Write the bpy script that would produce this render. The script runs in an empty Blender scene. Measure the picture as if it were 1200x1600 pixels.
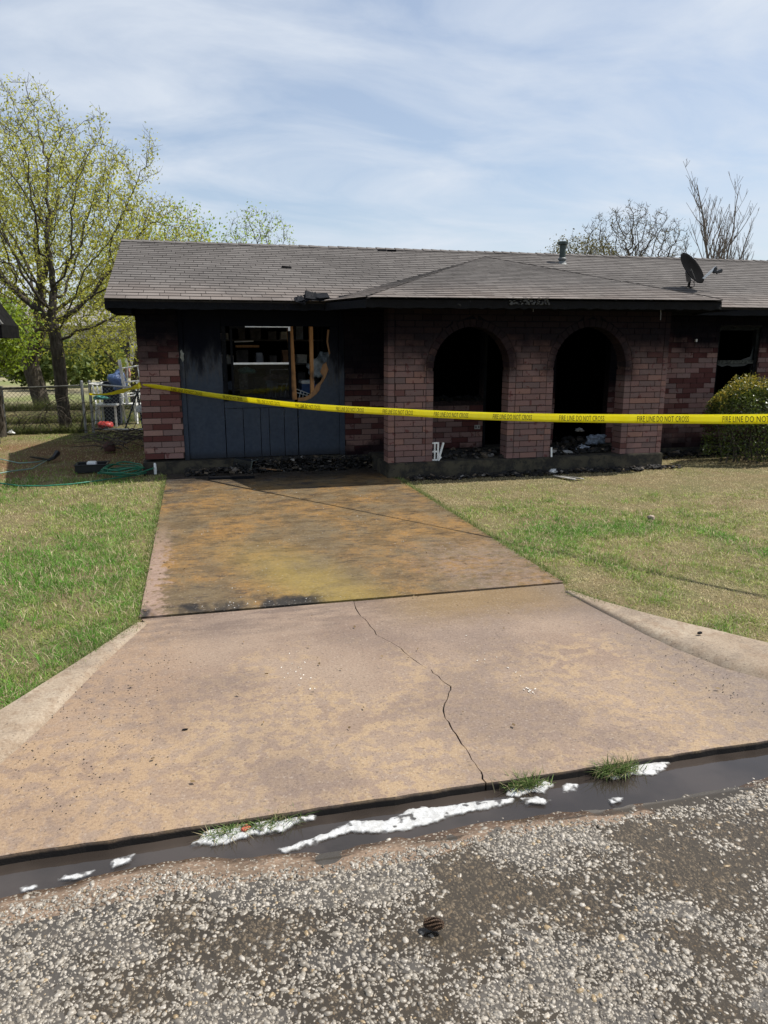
import bpy, bmesh, math, random
import numpy as np
from mathutils import Vector, Matrix, noise
random.seed(7); rng = np.random.default_rng(7)
sc = bpy.context.scene
COL = sc.collection
R = math.radians

# ------------------------------------------------------------------ camera, world, sun, exposure
F_PX, EYE, HZ, VX = 1150., 1.65, 540., 302.
PITCH = math.atan((800-HZ)/F_PX); YAW = math.atan((600-VX)*math.cos(PITCH)/F_PX)
cam_d = bpy.data.cameras.new('camera'); cam = bpy.data.objects.new('camera', cam_d); COL.objects.link(cam)
cam.location = (0, 0, EYE); cam.rotation_euler = (math.pi/2-PITCH, 0, -YAW)
cam_d.sensor_fit = 'VERTICAL'; cam_d.sensor_height = 36; cam_d.lens = 36*F_PX/1600
cam_d.clip_start = .05; cam_d.clip_end = 2000
sc.camera = cam
SUN_L = Vector((-1.22, .08, -2.04)).normalized()          # the way the sunlight travels
sun_d = bpy.data.lights.new('sun', 'SUN'); sun = bpy.data.objects.new('sun', sun_d); COL.objects.link(sun)
sun_d.energy = 4.8; sun_d.angle = R(.6); sun_d.color = (1, .95, .87)
sun.rotation_euler = SUN_L.to_track_quat('-Z', 'Y').to_euler(); sun.location = (10, -1, 20)
w = bpy.data.worlds.new('World'); sc.world = w; w.use_nodes = True
SKY_STRENGTH = .105
def build_world():
    nt = w.node_tree; nt.nodes.clear(); N = nt.nodes.new; L = nt.links.new
    out = N('ShaderNodeOutputWorld'); bg = N('ShaderNodeBackground'); sky = N('ShaderNodeTexSky')
    sky.sky_type = 'NISHITA'; sky.sun_disc = False
    s = -SUN_L; sky.sun_elevation = math.asin(s.z); sky.sun_rotation = math.atan2(s.x, s.y)
    sky.air_density = 1.0; sky.dust_density = 1.2; sky.ozone_density = 1.5
    tc = N('ShaderNodeTexCoord')
    sep = N('ShaderNodeSeparateXYZ'); L(tc.outputs['Generated'], sep.inputs[0])
    mx = N('ShaderNodeMath'); mx.operation = 'MAXIMUM'; mx.inputs[1].default_value = 0.0; L(sep.outputs[2], mx.inputs[0])
    ad = N('ShaderNodeMath'); ad.operation = 'ADD'; ad.inputs[1].default_value = .22; L(mx.outputs[0], ad.inputs[0])
    dx = N('ShaderNodeMath'); dx.operation = 'DIVIDE'; L(sep.outputs[0], dx.inputs[0]); L(ad.outputs[0], dx.inputs[1])
    dy = N('ShaderNodeMath'); dy.operation = 'DIVIDE'; L(sep.outputs[1], dy.inputs[0]); L(ad.outputs[0], dy.inputs[1])
    cb = N('ShaderNodeCombineXYZ'); L(dx.outputs[0], cb.inputs[0]); L(dy.outputs[0], cb.inputs[1])
    mp = N('ShaderNodeMapping'); mp.inputs['Scale'].default_value = (1.0, 1.7, 1); mp.inputs['Rotation'].default_value = (0, 0, .35)
    mp.inputs['Location'].default_value = (3.1, 1.7, 0)
    L(cb.outputs[0], mp.inputs[0])
    n1 = N('ShaderNodeTexNoise'); n1.inputs['Scale'].default_value = 1.7; n1.inputs['Detail'].default_value = 9; n1.inputs['Roughness'].default_value = .56
    n1.inputs['Distortion'].default_value = .5; L(mp.outputs[0], n1.inputs[0])
    r = N('ShaderNodeValToRGB'); r.color_ramp.elements[0].position = .36; r.color_ramp.elements[1].position = .68
    r.color_ramp.elements[0].color = (.30,)*3+(1,); r.color_ramp.elements[1].color = (.88,)*3+(1,)
    L(n1.outputs['Fac'], r.inputs[0])
    m = N('ShaderNodeMix'); m.data_type = 'RGBA'; L(r.outputs[0], m.inputs[0])
    L(sky.outputs[0], m.inputs[6]); m.inputs[7].default_value = (5.3, 5.75, 6.4, 1)
    L(m.outputs[2], bg.inputs[0]); bg.inputs[1].default_value = SKY_STRENGTH
    L(bg.outputs[0], out.inputs[0])
build_world()
sc.view_settings.view_transform = 'Standard'; sc.view_settings.look = 'None'
sc.view_settings.exposure = .42; sc.view_settings.gamma = 1; sc.view_settings.use_curve_mapping = False

# ------------------------------------------------------------------ pixel -> plane helper (used to survey real positions)
_F = Vector((math.sin(YAW)*math.cos(PITCH), math.cos(YAW)*math.cos(PITCH), -math.sin(PITCH)))
_R = Vector((math.cos(YAW), -math.sin(YAW), 0)); _U = _R.cross(_F); _C = Vector((0, 0, EYE))
def at(x, y, ax, v):
    d = _F*F_PX + _R*(x-600) + _U*(800-y); t = (v-_C[ax])/d[ax]; return _C + d*t
def gr(x, y, z=0.): return at(x, y, 2, z)
def wl(x, y, Y): return at(x, y, 1, Y)

# ------------------------------------------------------------------ material helpers
class NT:
    def __init__(s, name):
        s.m = bpy.data.materials.new(name); s.m.use_nodes = True; s.t = s.m.node_tree; s.t.nodes.clear()
        s.out = s.t.nodes.new('ShaderNodeOutputMaterial'); s.geo = None
    def n(s, k, **kw):
        o = s.t.nodes.new(k)
        for a, b in kw.items(): setattr(o, a, b)
        return o
    def l(s, a, b): s.t.links.new(a, b)
    def put(s, sock, v):
        if hasattr(v, 'links'): s.l(v, sock)
        elif isinstance(v, (tuple, list)): sock.default_value = tuple(v)+((1,) if len(v) == 3 and len(sock.default_value) == 4 else ())
        else: sock.default_value = v
    def pos(s):
        if not s.geo: s.geo = s.n('ShaderNodeNewGeometry')
        return s.geo.outputs['Position']
    def noise(s, scale, detail=3, rough=.55, vec=None, dist=0, st=None):
        o = s.n('ShaderNodeTexNoise'); o.inputs['Scale'].default_value = scale; o.inputs['Detail'].default_value = detail
        o.inputs['Roughness'].default_value = rough; o.inputs['Distortion'].default_value = dist
        v = vec or s.pos()
        if st:
            mp = s.n('ShaderNodeMapping'); mp.inputs['Scale'].default_value = st; s.l(v, mp.inputs[0]); v = mp.outputs[0]
        s.l(v, o.inputs['Vector']); return o.outputs['Fac']
    def vor(s, scale, feat='F1', out='Distance', vec=None):
        o = s.n('ShaderNodeTexVoronoi'); o.feature = feat; o.inputs['Scale'].default_value = scale
        s.l(vec or s.pos(), o.inputs['Vector']); return o.outputs[out]
    def rng(s, v, a, b, c=0., d=1., sm=True):
        o = s.n('ShaderNodeMapRange'); o.interpolation_type = 'SMOOTHSTEP' if sm else 'LINEAR'
        s.put(o.inputs[0], v)
        for i, q in enumerate((a, b, c, d)): s.put(o.inputs[i+1], q)
        return o.outputs[0]
    def math(s, op, a, b=0.):
        o = s.n('ShaderNodeMath', operation=op); s.put(o.inputs[0], a); s.put(o.inputs[1], b); return o.outputs[0]
    def mix(s, f, a, b, mode='MIX'):
        o = s.n('ShaderNodeMix', data_type='RGBA', blend_type=mode); s.put(o.inputs[0], f); s.put(o.inputs[6], a); s.put(o.inputs[7], b); return o.outputs[2]
    def xyz(s, v=None):
        o = s.n('ShaderNodeSeparateXYZ'); s.l(v or s.pos(), o.inputs[0]); return o.outputs
    def attr(s, name, out='Color'):
        o = s.n('ShaderNodeAttribute'); o.attribute_name = name; return o.outputs[out]
    def rnd(s): return s.n('ShaderNodeObjectInfo').outputs['Random']
    def bump(s, h, strength=.5, dist=.01):
        o = s.n('ShaderNodeBump'); o.inputs['Strength'].default_value = strength; o.inputs['Distance'].default_value = dist; s.l(h, o.inputs['Height']); return o.outputs[0]
    def ramp(s, f, stops, const=False):
        o = s.n('ShaderNodeValToRGB'); cr = o.color_ramp
        if const: cr.interpolation = 'CONSTANT'
        while len(cr.elements) < len(stops): cr.elements.new(.5)
        for e, (p, c) in zip(cr.elements, stops): e.position = p; e.color = tuple(c)+(1,)
        s.put(o.inputs[0], f); return o.outputs[0]
    def done(s, col, rough=.8, normal=None, metal=0, spec=.4, trans=None, alpha=None):
        b = s.n('ShaderNodeBsdfPrincipled'); s.put(b.inputs['Base Color'], col); s.put(b.inputs['Roughness'], rough)
        b.inputs['Metallic'].default_value = metal; s.put(b.inputs['Specular IOR Level'], spec)
        if normal: s.l(normal, b.inputs['Normal'])
        o = b.outputs[0]
        if trans:
            tb = s.n('ShaderNodeBsdfTranslucent'); s.put(tb.inputs[0], trans[1]); ms = s.n('ShaderNodeMixShader'); ms.inputs[0].default_value = trans[0]
            s.l(o, ms.inputs[1]); s.l(tb.outputs[0], ms.inputs[2]); o = ms.outputs[0]
        if alpha is not None:
            tr = s.n('ShaderNodeBsdfTransparent'); ms = s.n('ShaderNodeMixShader'); s.put(ms.inputs[0], alpha)
            s.l(tr.outputs[0], ms.inputs[1]); s.l(o, ms.inputs[2]); o = ms.outputs[0]
        s.l(o, s.out.inputs[0]); return s.m

def plain(name, col, rough=.7, metal=0, var=.25, scale=12, bump=.2, spec=.4, trans=None):
    t = NT(name); f = t.noise(scale, 4, .6)
    c = t.mix(t.rng(f, .3, .7), tuple(x*(1-var) for x in col), tuple(min(1, x*(1+var)) for x in col))
    return t.done(c, rough, t.bump(f, bump, .01), metal, spec, (trans, c) if trans else None)

def leafmat(name, dark, light, tr=.45, rough=.5):
    t = NT(name); a = t.attr('tint', 'Fac'); c = t.mix(a, dark, light)
    return t.done(c, rough, None, 0, .3, (tr, t.mix(.6, c, (min(1, light[0]*1.5), min(1, light[1]*1.4), light[2]*.8))))

def brick_mat(name, z0, z1, base_soot=0., source='object', low=None, dark=1., pink=False):
    """fired clay brick of mixed pink and maroon units; soot above z0..z1"""
    t = NT(name)
    r = t.rnd() if source == 'object' else t.attr('tint', 'Fac')
    c = t.ramp(r, [(0, (.10, .034, .031)), (.25, (.12, .043, .038)), (.4, (.17, .085, .076)), (.5, (.28, .165, .15)), (.65, (.20, .135, .125)), (.8, (.25, .165, .15)), (1, (.32, .19, .16))])
    if pink: c = t.ramp(r, [(0, (.11, .046, .042)), (.03, (.14, .07, .064)), (.07, (.18, .108, .098)), (.35, (.22, .13, .12)), (.6, (.15, .105, .10)), (.8, (.19, .12, .112)), (1, (.26, .145, .118))])
    blot = t.rng(t.noise(13, 3, .6), .61, .65)
    c = t.mix(t.math('MULTIPLY', blot, .75), c, (.12, .038, .036))
    c = t.mix(t.rng(t.noise(90, 2, .6), .35, .7), t.mix(1, c, (.86, .86, .86), 'MULTIPLY'), c)
    c = t.mix(1, c, (dark, dark, dark), 'MULTIPLY')
    X = t.xyz(); n = t.noise(2.2, 4, .6)
    zz = t.math('ADD', X[2], t.math('MULTIPLY', t.math('SUBTRACT', n, .5), .55))
    s = t.rng(zz, z0, z1, base_soot, .94 if pink else .985)
    if low:
        lo = t.rng(zz, low[1], low[0], 0, .9); s = t.math('MAXIMUM', s, lo)
    if pink:      # smoke plumes fanning out of the two arches
        for cx, rr_, zs in ((3.43, .52, 1.37), (5.10, .535, 1.365)):
            dx = t.math('SUBTRACT', X[0], cx); dz = t.math('MULTIPLY', t.math('SUBTRACT', X[2], zs), .72); d = t.math('SQRT', t.math('ADD', t.math('MULTIPLY', dx, dx), t.math('MULTIPLY', dz, dz)))
            d = t.math('ADD', d, t.math('MULTIPLY', t.math('SUBTRACT', t.noise(5, 5, .65), .5), .35)); s = t.math('MAXIMUM', s, t.math('MULTIPLY', t.rng(d, .88, .52, 0, .88), t.rng(zz, 1.12, 1.45)))
    c = t.mix(s, c, (.0045, .005, .008))
    return t.done(c, t.rng(s, 0, 1, .85, .9), t.bump(t.noise(120, 3, .6), .35, .004), 0, t.rng(s, 0, 1, .2, .03))

def mortar_mat(name, z0, z1, base_soot=0.):
    t = NT(name); X = t.xyz(); n = t.noise(2.2, 4, .6)
    zz = t.math('ADD', X[2], t.math('MULTIPLY', t.math('SUBTRACT', n, .5), .55))
    c = t.mix(t.rng(t.noise(40, 3), .3, .7), (.035, .022, .021), (.075, .052, .046))
    c = t.mix(t.rng(zz, z0, z1, base_soot, .985), c, (.0045, .005, .008))
    return t.done(c, .95, t.bump(t.noise(150), .4, .003), 0, .04)

def char_mat(name, col=(.006, .007, .010), ash=.25):
    t = NT(name); n = t.noise(14, 5, .7); f = t.vor(60, 'DISTANCE_TO_EDGE')
    c = t.mix(t.rng(n, .62, .78, 0, ash), col, (.10, .10, .10))
    h = t.math('ADD', t.rng(f, 0, .12), n)
    return t.done(c, .7, t.bump(h, .8, .012), 0, .14)

def wood_mat(name, a, b):
    t = NT(name); n = t.noise(6, 4, .6, st=(14, 14, 1)); n2 = t.noise(3, 3)
    c = t.mix(t.rng(n, .3, .7), a, b); c = t.mix(t.rng(n2, .6, .75, 0, .8), c, (.02, .015, .012))
    return t.done(c, .75, t.bump(n, .3, .004))

M = {}
M['brick_porch_o'] = brick_mat('brick_porch_o', 1.24, 1.78, .0, pink=True)
M['brick_porch'] = brick_mat('brick_porch', 1.24, 1.78, .0, 'attr', pink=True)
M['brick_garage'] = brick_mat('brick_garage', 1.28, 1.78, .12, 'attr')
M['brick_mid'] = brick_mat('brick_mid', .75, 1.45, .45, 'attr', low=(.22, .5))
M['brick_back'] = brick_mat('brick_back', .6, 1.15, .2, 'attr', low=(.1, .3))
M['brick_right'] = brick_mat('brick_right', 1.42, 1.84, .10, 'attr', low=(.12, .62))
M['mortar'] = mortar_mat('mortar', 1.4, 1.9); M['mortar_dark'] = mortar_mat('mortar_dark', .6, 1.4, .5)
M['char'] = char_mat('char'); M['char_ash'] = char_mat('char_ash', (.008, .008, .009), .9)
M['soot'] = plain('soot', (.004, .0045, .006), .95, var=.4, scale=5, spec=.03)
M['stud_wood'] = wood_mat('stud_wood', (.42, .22, .09), (.30, .14, .05))
M['plywood'] = wood_mat('plywood', (.30, .17, .08), (.20, .10, .045))
M['white_paint'] = plain('white_paint', (.62, .62, .60), .5, var=.15)
M['white_plastic'] = plain('white_plastic', (.72, .73, .72), .4, var=.08)
M['galv'] = plain('galv', (.33, .34, .34), .5, .7, .2)
M['alu'] = plain('alu', (.62, .63, .64), .38, .75, .1)
M['black_plastic'] = plain('black_plastic', (.012, .013, .014), .35, var=.3)
M['dish_grey'] = plain('dish_grey', (.003, .003, .0035), .85, var=.2, scale=8, spec=.02)
M['pipe'] = plain('pipe', (.035, .05, .045), .5, .2, .3)
M['hose'] = plain('hose', (.015, .13, .075), .35, var=.3)
M['glass_dirty'] = None

def siding_mat():
    t = NT('siding_paint'); X = t.xyz(); n = t.noise(3, 4, .65, st=(2.2, 1, .7))
    zz = t.math('ADD', X[2], t.math('MULTIPLY', t.math('SUBTRACT', n, .5), .9))
    c = t.mix(t.rng(t.noise(25, 4), .3, .7), (.026, .036, .054), (.035, .047, .068))
    band = t.math('MULTIPLY', t.rng(zz, 1.0, 1.35), t.rng(t.noise(7, 4, .6, st=(6, 1, 1)), .35, .6))
    c = t.mix(t.math('MULTIPLY', band, .5), c, (.060, .056, .052))
    c = t.mix(t.rng(zz, 1.24, 1.56, 0, .985), c, (.004, .005, .009))
    c = t.mix(t.rng(X[2], .30, .16, 0, .7), c, (.01, .01, .011))
    return t.done(c, t.rng(n, .3, .7, .55, .8), t.bump(t.noise(40, 3), .12, .004), 0, t.rng(zz, 1.35, 1.72, .25, .03))
M['siding'] = siding_mat()

def conc(name, kind):
    t = NT(name); X = t.xyz(); P = t.pos()
    big = t.noise(1.6, 4, .6); mid = t.noise(15, 5, .6); fine = t.noise(170, 2, .7); grit = t.noise(420, 1, .5)
    if kind == 'apron':
        c = t.mix(t.rng(big, .3, .68), (.225, .160, .118), (.270, .202, .150))
        c = t.mix(t.math('MULTIPLY', t.rng(mid, .44, .56, 0, .85), t.rng(t.math('ADD', t.noise(2.2, 5, .65), t.rng(X[1], 4.2, 2.8, -.12, .10)), .42, .56)), c, (.335, .24, .145))
        c = t.mix(t.rng(t.noise(1.1, 3), .45, .62, 0, .75), c, (.175, .130, .105))
        edge = t.rng(t.math('ADD', X[0], t.math('MULTIPLY', mid, .5)), -.1, .35, .8, 0)
        c = t.mix(t.math('MULTIPLY', edge, t.rng(mid, .35, .6, .1, .7)), c, (.31, .21, .13))
        # brown wash near the upper joint, yellow-brown tide on its right
        j = t.math('MULTIPLY', t.rng(X[1], 3.75, 4.5), t.rng(t.noise(3, 4, .6, st=(1, 3, 1)), .4, .6))
        j2 = t.math('MULTIPLY', t.rng(t.math('ADD', X[1], t.math('MULTIPLY', mid, .4)), 4.05, 4.55), t.rng(X[0], .9, 1.5))
        c = t.mix(t.math('MULTIPLY', j, .7), c, (.125, .09, .073))
        c = t.mix(t.math('MULTIPLY', j2, .75), c, (.19, .125, .05))
        g = t.rng(t.math('ADD', X[0], t.math('MULTIPLY', big, .6)), 2.3, 2.9, 0, .6)
        c = t.mix(g, c, (.135, .11, .098))
        rough = t.rng(big, .3, .7, .55, .85)
        sp = t.rng(t.noise(70, 5, .75), .60, .66, 0, .6); spl = t.math('MULTIPLY', sp, t.rng(X[0], .35, -.3)); c = t.mix(spl, c, (.10, .07, .055))
    elif kind == 'upper':
        st = t.noise(1.7, 9, .72, dist=.3, st=(1, .7, 1)); st2 = t.noise(3.0, 9, .76, dist=.2, st=(1, 1.5, 1)); st3 = t.noise(12, 8, .78, st=(.5, 1.3, 1))
        c = t.mix(t.rng(st, .40, .64), (.135, .098, .050), (.235, .128, .034))
        c = t.mix(t.rng(st2, .45, .60, 0, .75), c, (.125, .088, .048))
        c = t.mix(t.rng(st3, .52, .60, 0, .65), c, (.045, .033, .024))
        ylw = t.math('MULTIPLY', t.rng(t.math('ABSOLUTE', t.math('SUBTRACT', X[0], t.math('ADD', .35, t.math('MULTIPLY', t.math('SUBTRACT', 6.2, X[1]), .33)))), .55, .05), t.rng(X[1], 6.6, 5.0))
        c = t.mix(t.math('MULTIPLY', ylw, t.rng(st, .3, .55, .25, .85)), c, (.225, .165, .045))
        # plain pale concrete where the wash never reached
        l = t.rng(t.math('ADD', X[0], t.math('MULTIPLY', t.math('SUBTRACT', mid, .5), .5)), -.24, -.36)
        l = t.math('MULTIPLY', l, t.rng(X[1], 7.4, 5.6)); c = t.mix(l, c, (.28, .195, .15))
        rr = t.math('MULTIPLY', t.rng(t.math('ADD', X[0], t.math('MULTIPLY', st, 1.2)), 2.0, 2.5), t.rng(X[1], 6.2, 5.2)); rr = t.math('MULTIPLY', rr, t.rng(mid, .35, .6))
        c = t.mix(t.math('MULTIPLY', rr, .6), c, (.21, .15, .115))
        # soot and ash lines
        b = t.math('MULTIPLY', t.rng(t.math('ADD', X[1], t.math('MULTIPLY', st3, .8)), 9.2, 9.9), 1); c = t.mix(t.math('MULTIPLY', b, .9), c, (.02, .018, .016))
        sm = t.rng(t.noise(2.0, 9, .76, dist=.2, st=(1, 1.8, 1)), .52, .62, 0, .85); sm = t.math('MULTIPLY', sm, t.rng(X[1], 6.3, 8.6)); c = t.mix(sm, c, (.035, .03, .028))
        jj = t.math('MULTIPLY', t.rng(t.math('ADD', X[1], t.math('MULTIPLY', t.math('SUBTRACT', mid, .5), .25)), 4.78, 4.66), t.rng(t.noise(2.4, 4, .6, st=(1, .3, 1)), .42, .56)); jj = t.math('MULTIPLY', jj, t.rng(X[0], 1.0, .6)); c = t.mix(t.math('MULTIPLY', jj, .95), c, (.012, .011, .011))
        rough = t.rng(st2, .40, .60, .8, .40)
    else:
        c = t.mix(t.rng(big, .35, .65), (.27, .21, .15), (.34, .28, .21)); c = t.mix(t.rng(mid, .45, .65, 0, .7), c, (.235, .17, .115)); c = t.mix(t.rng(t.noise(2.5, 6, .7), .5, .64, 0, .6), c, (.19, .15, .115))
        rough = .85
    g1 = t.noise(75, 6, .8); g2 = t.vor(130, out='Color'); gs = t.xyz(g2)
    c = t.mix(t.rng(g1, .46, .62, 0, .50), c, t.mix(1, c, (.55, .50, .47), 'MULTIPLY'))
    c = t.mix(t.rng(g1, .44, .34, 0, .3), c, t.mix(1, c, (1.5, 1.45, 1.4), 'MULTIPLY'))
    c = t.mix(t.rng(gs[0], .95, .99, 0, .3), c, (.40, .34, .28)); c = t.mix(t.rng(gs[1], .96, .99, 0, .5), c, (.07, .055, .045))
    c = t.mix(t.rng(fine, .35, .7, 0, .30), c, t.mix(1, c, (.5, .47, .45), 'MULTIPLY'))
    c = t.mix(t.rng(t.math('ADD', X[2], t.math('MULTIPLY', mid, .01)), .001, -.012), c, (.014, .011, .009)) if kind == 'apron' else c
    h = t.math('ADD', fine, t.math('MULTIPLY', mid, 2.))
    return t.done(c, rough, t.bump(h, .45, .004), 0, .4)
M['apron'] = conc('apron_concrete', 'apron'); M['upper'] = conc('upper_concrete', 'upper'); M['curb'] = conc('curb_concrete', 'curb')
def found():
    t = NT('foundation_concrete'); c = t.mix(t.rng(t.noise(5, 5, .7), .4, .6), (.060, .052, .034), (.018, .016, .013)); c = t.mix(t.rng(t.noise(11, 3), .55, .65, 0, .8), c, (.012, .012, .012))
    return t.done(c, .85, t.bump(t.noise(50, 4), .5, .006))
M['foundation'] = found()
def soil():
    t = NT('lawn_soil'); X = t.xyz(); n = t.noise(1.3, 5, .65); f = t.noise(60, 4, .7)
    c = t.mix(t.rng(n, .35, .65), (.20, .155, .085), (.16, .15, .07)); c = t.mix(t.rng(f, .3, .7), t.mix(1, c, (.6, .6, .6), 'MULTIPLY'), c)
    d = t.math('MULTIPLY', t.rng(X[1], 9.8, 10.4), t.rng(X[1], 14.6, 13.2)); d = t.math('MULTIPLY', d, t.rng(n, .35, .55)); c = t.mix(t.math('MULTIPLY', d, .8), c, (.16, .085, .05))
    far = t.rng(X[1], 19, 26); c = t.mix(far, c, t.mix(t.rng(t.noise(.15, 3), .4, .6), (.27, .24, .16), (.17, .19, .08)))
    return t.done(c, .95, t.bump(f, .7, .02), 0, .1)
M['soil'] = soil()
def shingle_mat(name, src):
    t = NT(name); r = t.rnd() if src == 'object' else t.attr('tint', 'Fac'); X = t.xyz()
    c = t.mix(r, (.118, .108, .102), (.158, .146, .138))
    low = t.rng(X[2], 2.55, 2.2, 0, .75); c = t.mix(low, c, t.mix(r, (.175, .145, .128), (.235, .205, .185)))
    c = t.mix(t.rng(t.noise(.9, 6, .7), .45, .65, 0, .5), c, (.085, .078, .074))
    c = t.mix(t.rng(t.noise(300, 2), .3, .7), t.mix(1, c, (.7, .7, .7), 'MULTIPLY'), c)
    return t.done(c, .92, t.bump(t.noise(350, 2), .4, .003), 0, .15)
M['shingle_o'] = shingle_mat('shingle_single', 'object'); M['shingle'] = shingle_mat('shingle_rows', 'attr')
M['felt'] = plain('roof_felt', (.025, .023, .022), .95, spec=.1)
def road():
    t = NT('road_binder'); n = t.noise(2.2, 4, .6); v = t.vor(95); f = t.noise(90, 3, .6)
    c = t.mix(t.rng(n, .35, .65), (.046, .040, .033), (.072, .063, .053))
    far = t.rng(v, .32, .22); cc = t.vor(95, out='Color'); sep = t.xyz(cc)
    st = t.mix(sep[0], (.17, .145, .115), (.42, .38, .31))
    X = t.xyz(); away = t.math('MAXIMUM', t.rng(X[1], .86, .8), t.math('MAXIMUM', t.rng(X[0], 2.95, 3.02), t.rng(X[0], -1.35, -1.42)))
    c = t.mix(t.math('MULTIPLY', far, away), c, st)
    return t.done(c, t.rng(n, .35, .65, .35, .7), t.bump(f, .6, .004), 0, .5)
M['road'] = road()
def silt():
    t = NT('gutter_silt'); n = t.noise(5, 5, .65, st=(1, 3, 1)); f = t.noise(80, 3, .6); X = t.xyz()
    c = t.mix(t.rng(n, .35, .65), (.15, .105, .07), (.25, .175, .12)); c = t.mix(t.rng(f, .3, .7), t.mix(1, c, (.6, .57, .55), 'MULTIPLY'), c)
    wt = t.rng(t.math('ADD', X[2], t.math('MULTIPLY', n, .008)), -.024, -.032); c = t.mix(wt, c, t.mix(1, c, (.45, .41, .37), 'MULTIPLY'))
    c = t.mix(t.rng(t.noise(22, 6, .75), .58, .66, 0, .75), c, (.05, .04, .032)); g = t.xyz(t.vor(150, out='Color')); c = t.mix(t.rng(g[0], .86, .93, 0, .8), c, (.30, .27, .22))
    return t.done(c, t.rng(wt, 0, 1, .75, .2), t.bump(t.math('ADD', f, n), .6, .006), 0, .5)
M['silt'] = silt()
def water(name, deep, dens, rough=.03, bumpy=.03):
    t = NT(name); n = t.noise(3, 3, .5); h = t.noise(30, 2, .5)
    if dens >= 1: return t.done(t.mix(t.rng(n, .35, .65), deep, tuple(x*1.8 for x in deep)), rough, t.bump(h, bumpy, .01), 0, .5)
    b = t.n('ShaderNodeBsdfDiffuse'); t.put(b.inputs[0], deep); tr = t.n('ShaderNodeBsdfTransparent'); t.put(tr.inputs[0], (.74, .69, .62))
    ms = t.n('ShaderNodeMixShader'); ms.inputs[0].default_value = dens; t.l(tr.outputs[0], ms.inputs[1]); t.l(b.outputs[0], ms.inputs[2])
    gl = t.n('ShaderNodeBsdfGlossy'); gl.inputs['Roughness'].default_value = rough; t.l(t.bump(h, bumpy, .01), gl.inputs['Normal'])
    fr = t.n('ShaderNodeFresnel'); fr.inputs[0].default_value = 1.33; m2 = t.n('ShaderNodeMixShader'); t.l(fr.outputs[0], m2.inputs[0]); t.l(ms.outputs[0], m2.inputs[1]); t.l(gl.outputs[0], m2.inputs[2])
    t.l(m2.outputs[0], t.out.inputs[0]); return t.m
M['gutter_water'] = water('gutter_water', (.026, .021, .018), 1); M['film'] = water('muddy_film', (.10, .09, .076), .22, .05, .02)
def stone():
    t = NT('stone'); a = t.attr('tint', 'Fac'); c = t.ramp(a, [(0, (.06, .052, .043)), (.3, (.155, .135, .11)), (.6, (.27, .242, .20)), (.87, (.42, .385, .335)), (1, (.32, .24, .14))])
    n = t.noise(160, 3, .6); c = t.mix(t.rng(n, .35, .7, 0, .6), c, t.mix(1, c, (.45, .42, .38), 'MULTIPLY'))
    return t.done(c, .42, t.bump(n, .3, .003), 0, .5)
M['stone'] = stone()
def foam():
    t = NT('foam'); v = t.vor(260); n = t.noise(50, 4, .7); c = t.mix(t.rng(n, .4, .7), (.50, .50, .49), (.68, .69, .70))
    bub = t.rng(v, .15, .5, 1, .75); return t.done(c, .5, t.bump(t.math('ADD', v, n), .2, .003), 0, .4, alpha=t.math('MULTIPLY', t.rng(t.attr('tint', 'Fac'), 0, .8, .05, .97), bub))
M['foam'] = foam()
def bark(name, a, b):
    t = NT(name); n = t.noise(7, 5, .7, st=(3, 3, .7)); return t.done(t.mix(t.rng(n, .35, .65), a, b), .9, t.bump(n, .8, .03), 0, .15)
M['bark'] = bark('bark', (.045, .037, .03), (.11, .095, .078)); M['bark_pale'] = bark('bark_pale', (.12, .10, .085), (.22, .19, .165))
M['leaf_spring'] = leafmat('leaf_spring', (.19, .22, .035), (.46, .47, .11), .5); M['leaf_green'] = leafmat('leaf_green', (.10, .17, .02), (.28, .38, .05), .5)
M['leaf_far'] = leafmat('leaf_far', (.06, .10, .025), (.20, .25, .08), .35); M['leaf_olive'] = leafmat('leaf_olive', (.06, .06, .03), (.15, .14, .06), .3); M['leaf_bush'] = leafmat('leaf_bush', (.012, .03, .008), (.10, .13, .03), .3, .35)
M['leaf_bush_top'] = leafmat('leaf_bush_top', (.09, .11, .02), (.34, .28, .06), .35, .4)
M['grass'] = None
def grassm():
    t = NT('grass_blades'); c = t.attr('bladecol'); return t.done(c, .6, None, 0, .3, (.4, c))
M['grass'] = grassm()

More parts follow.
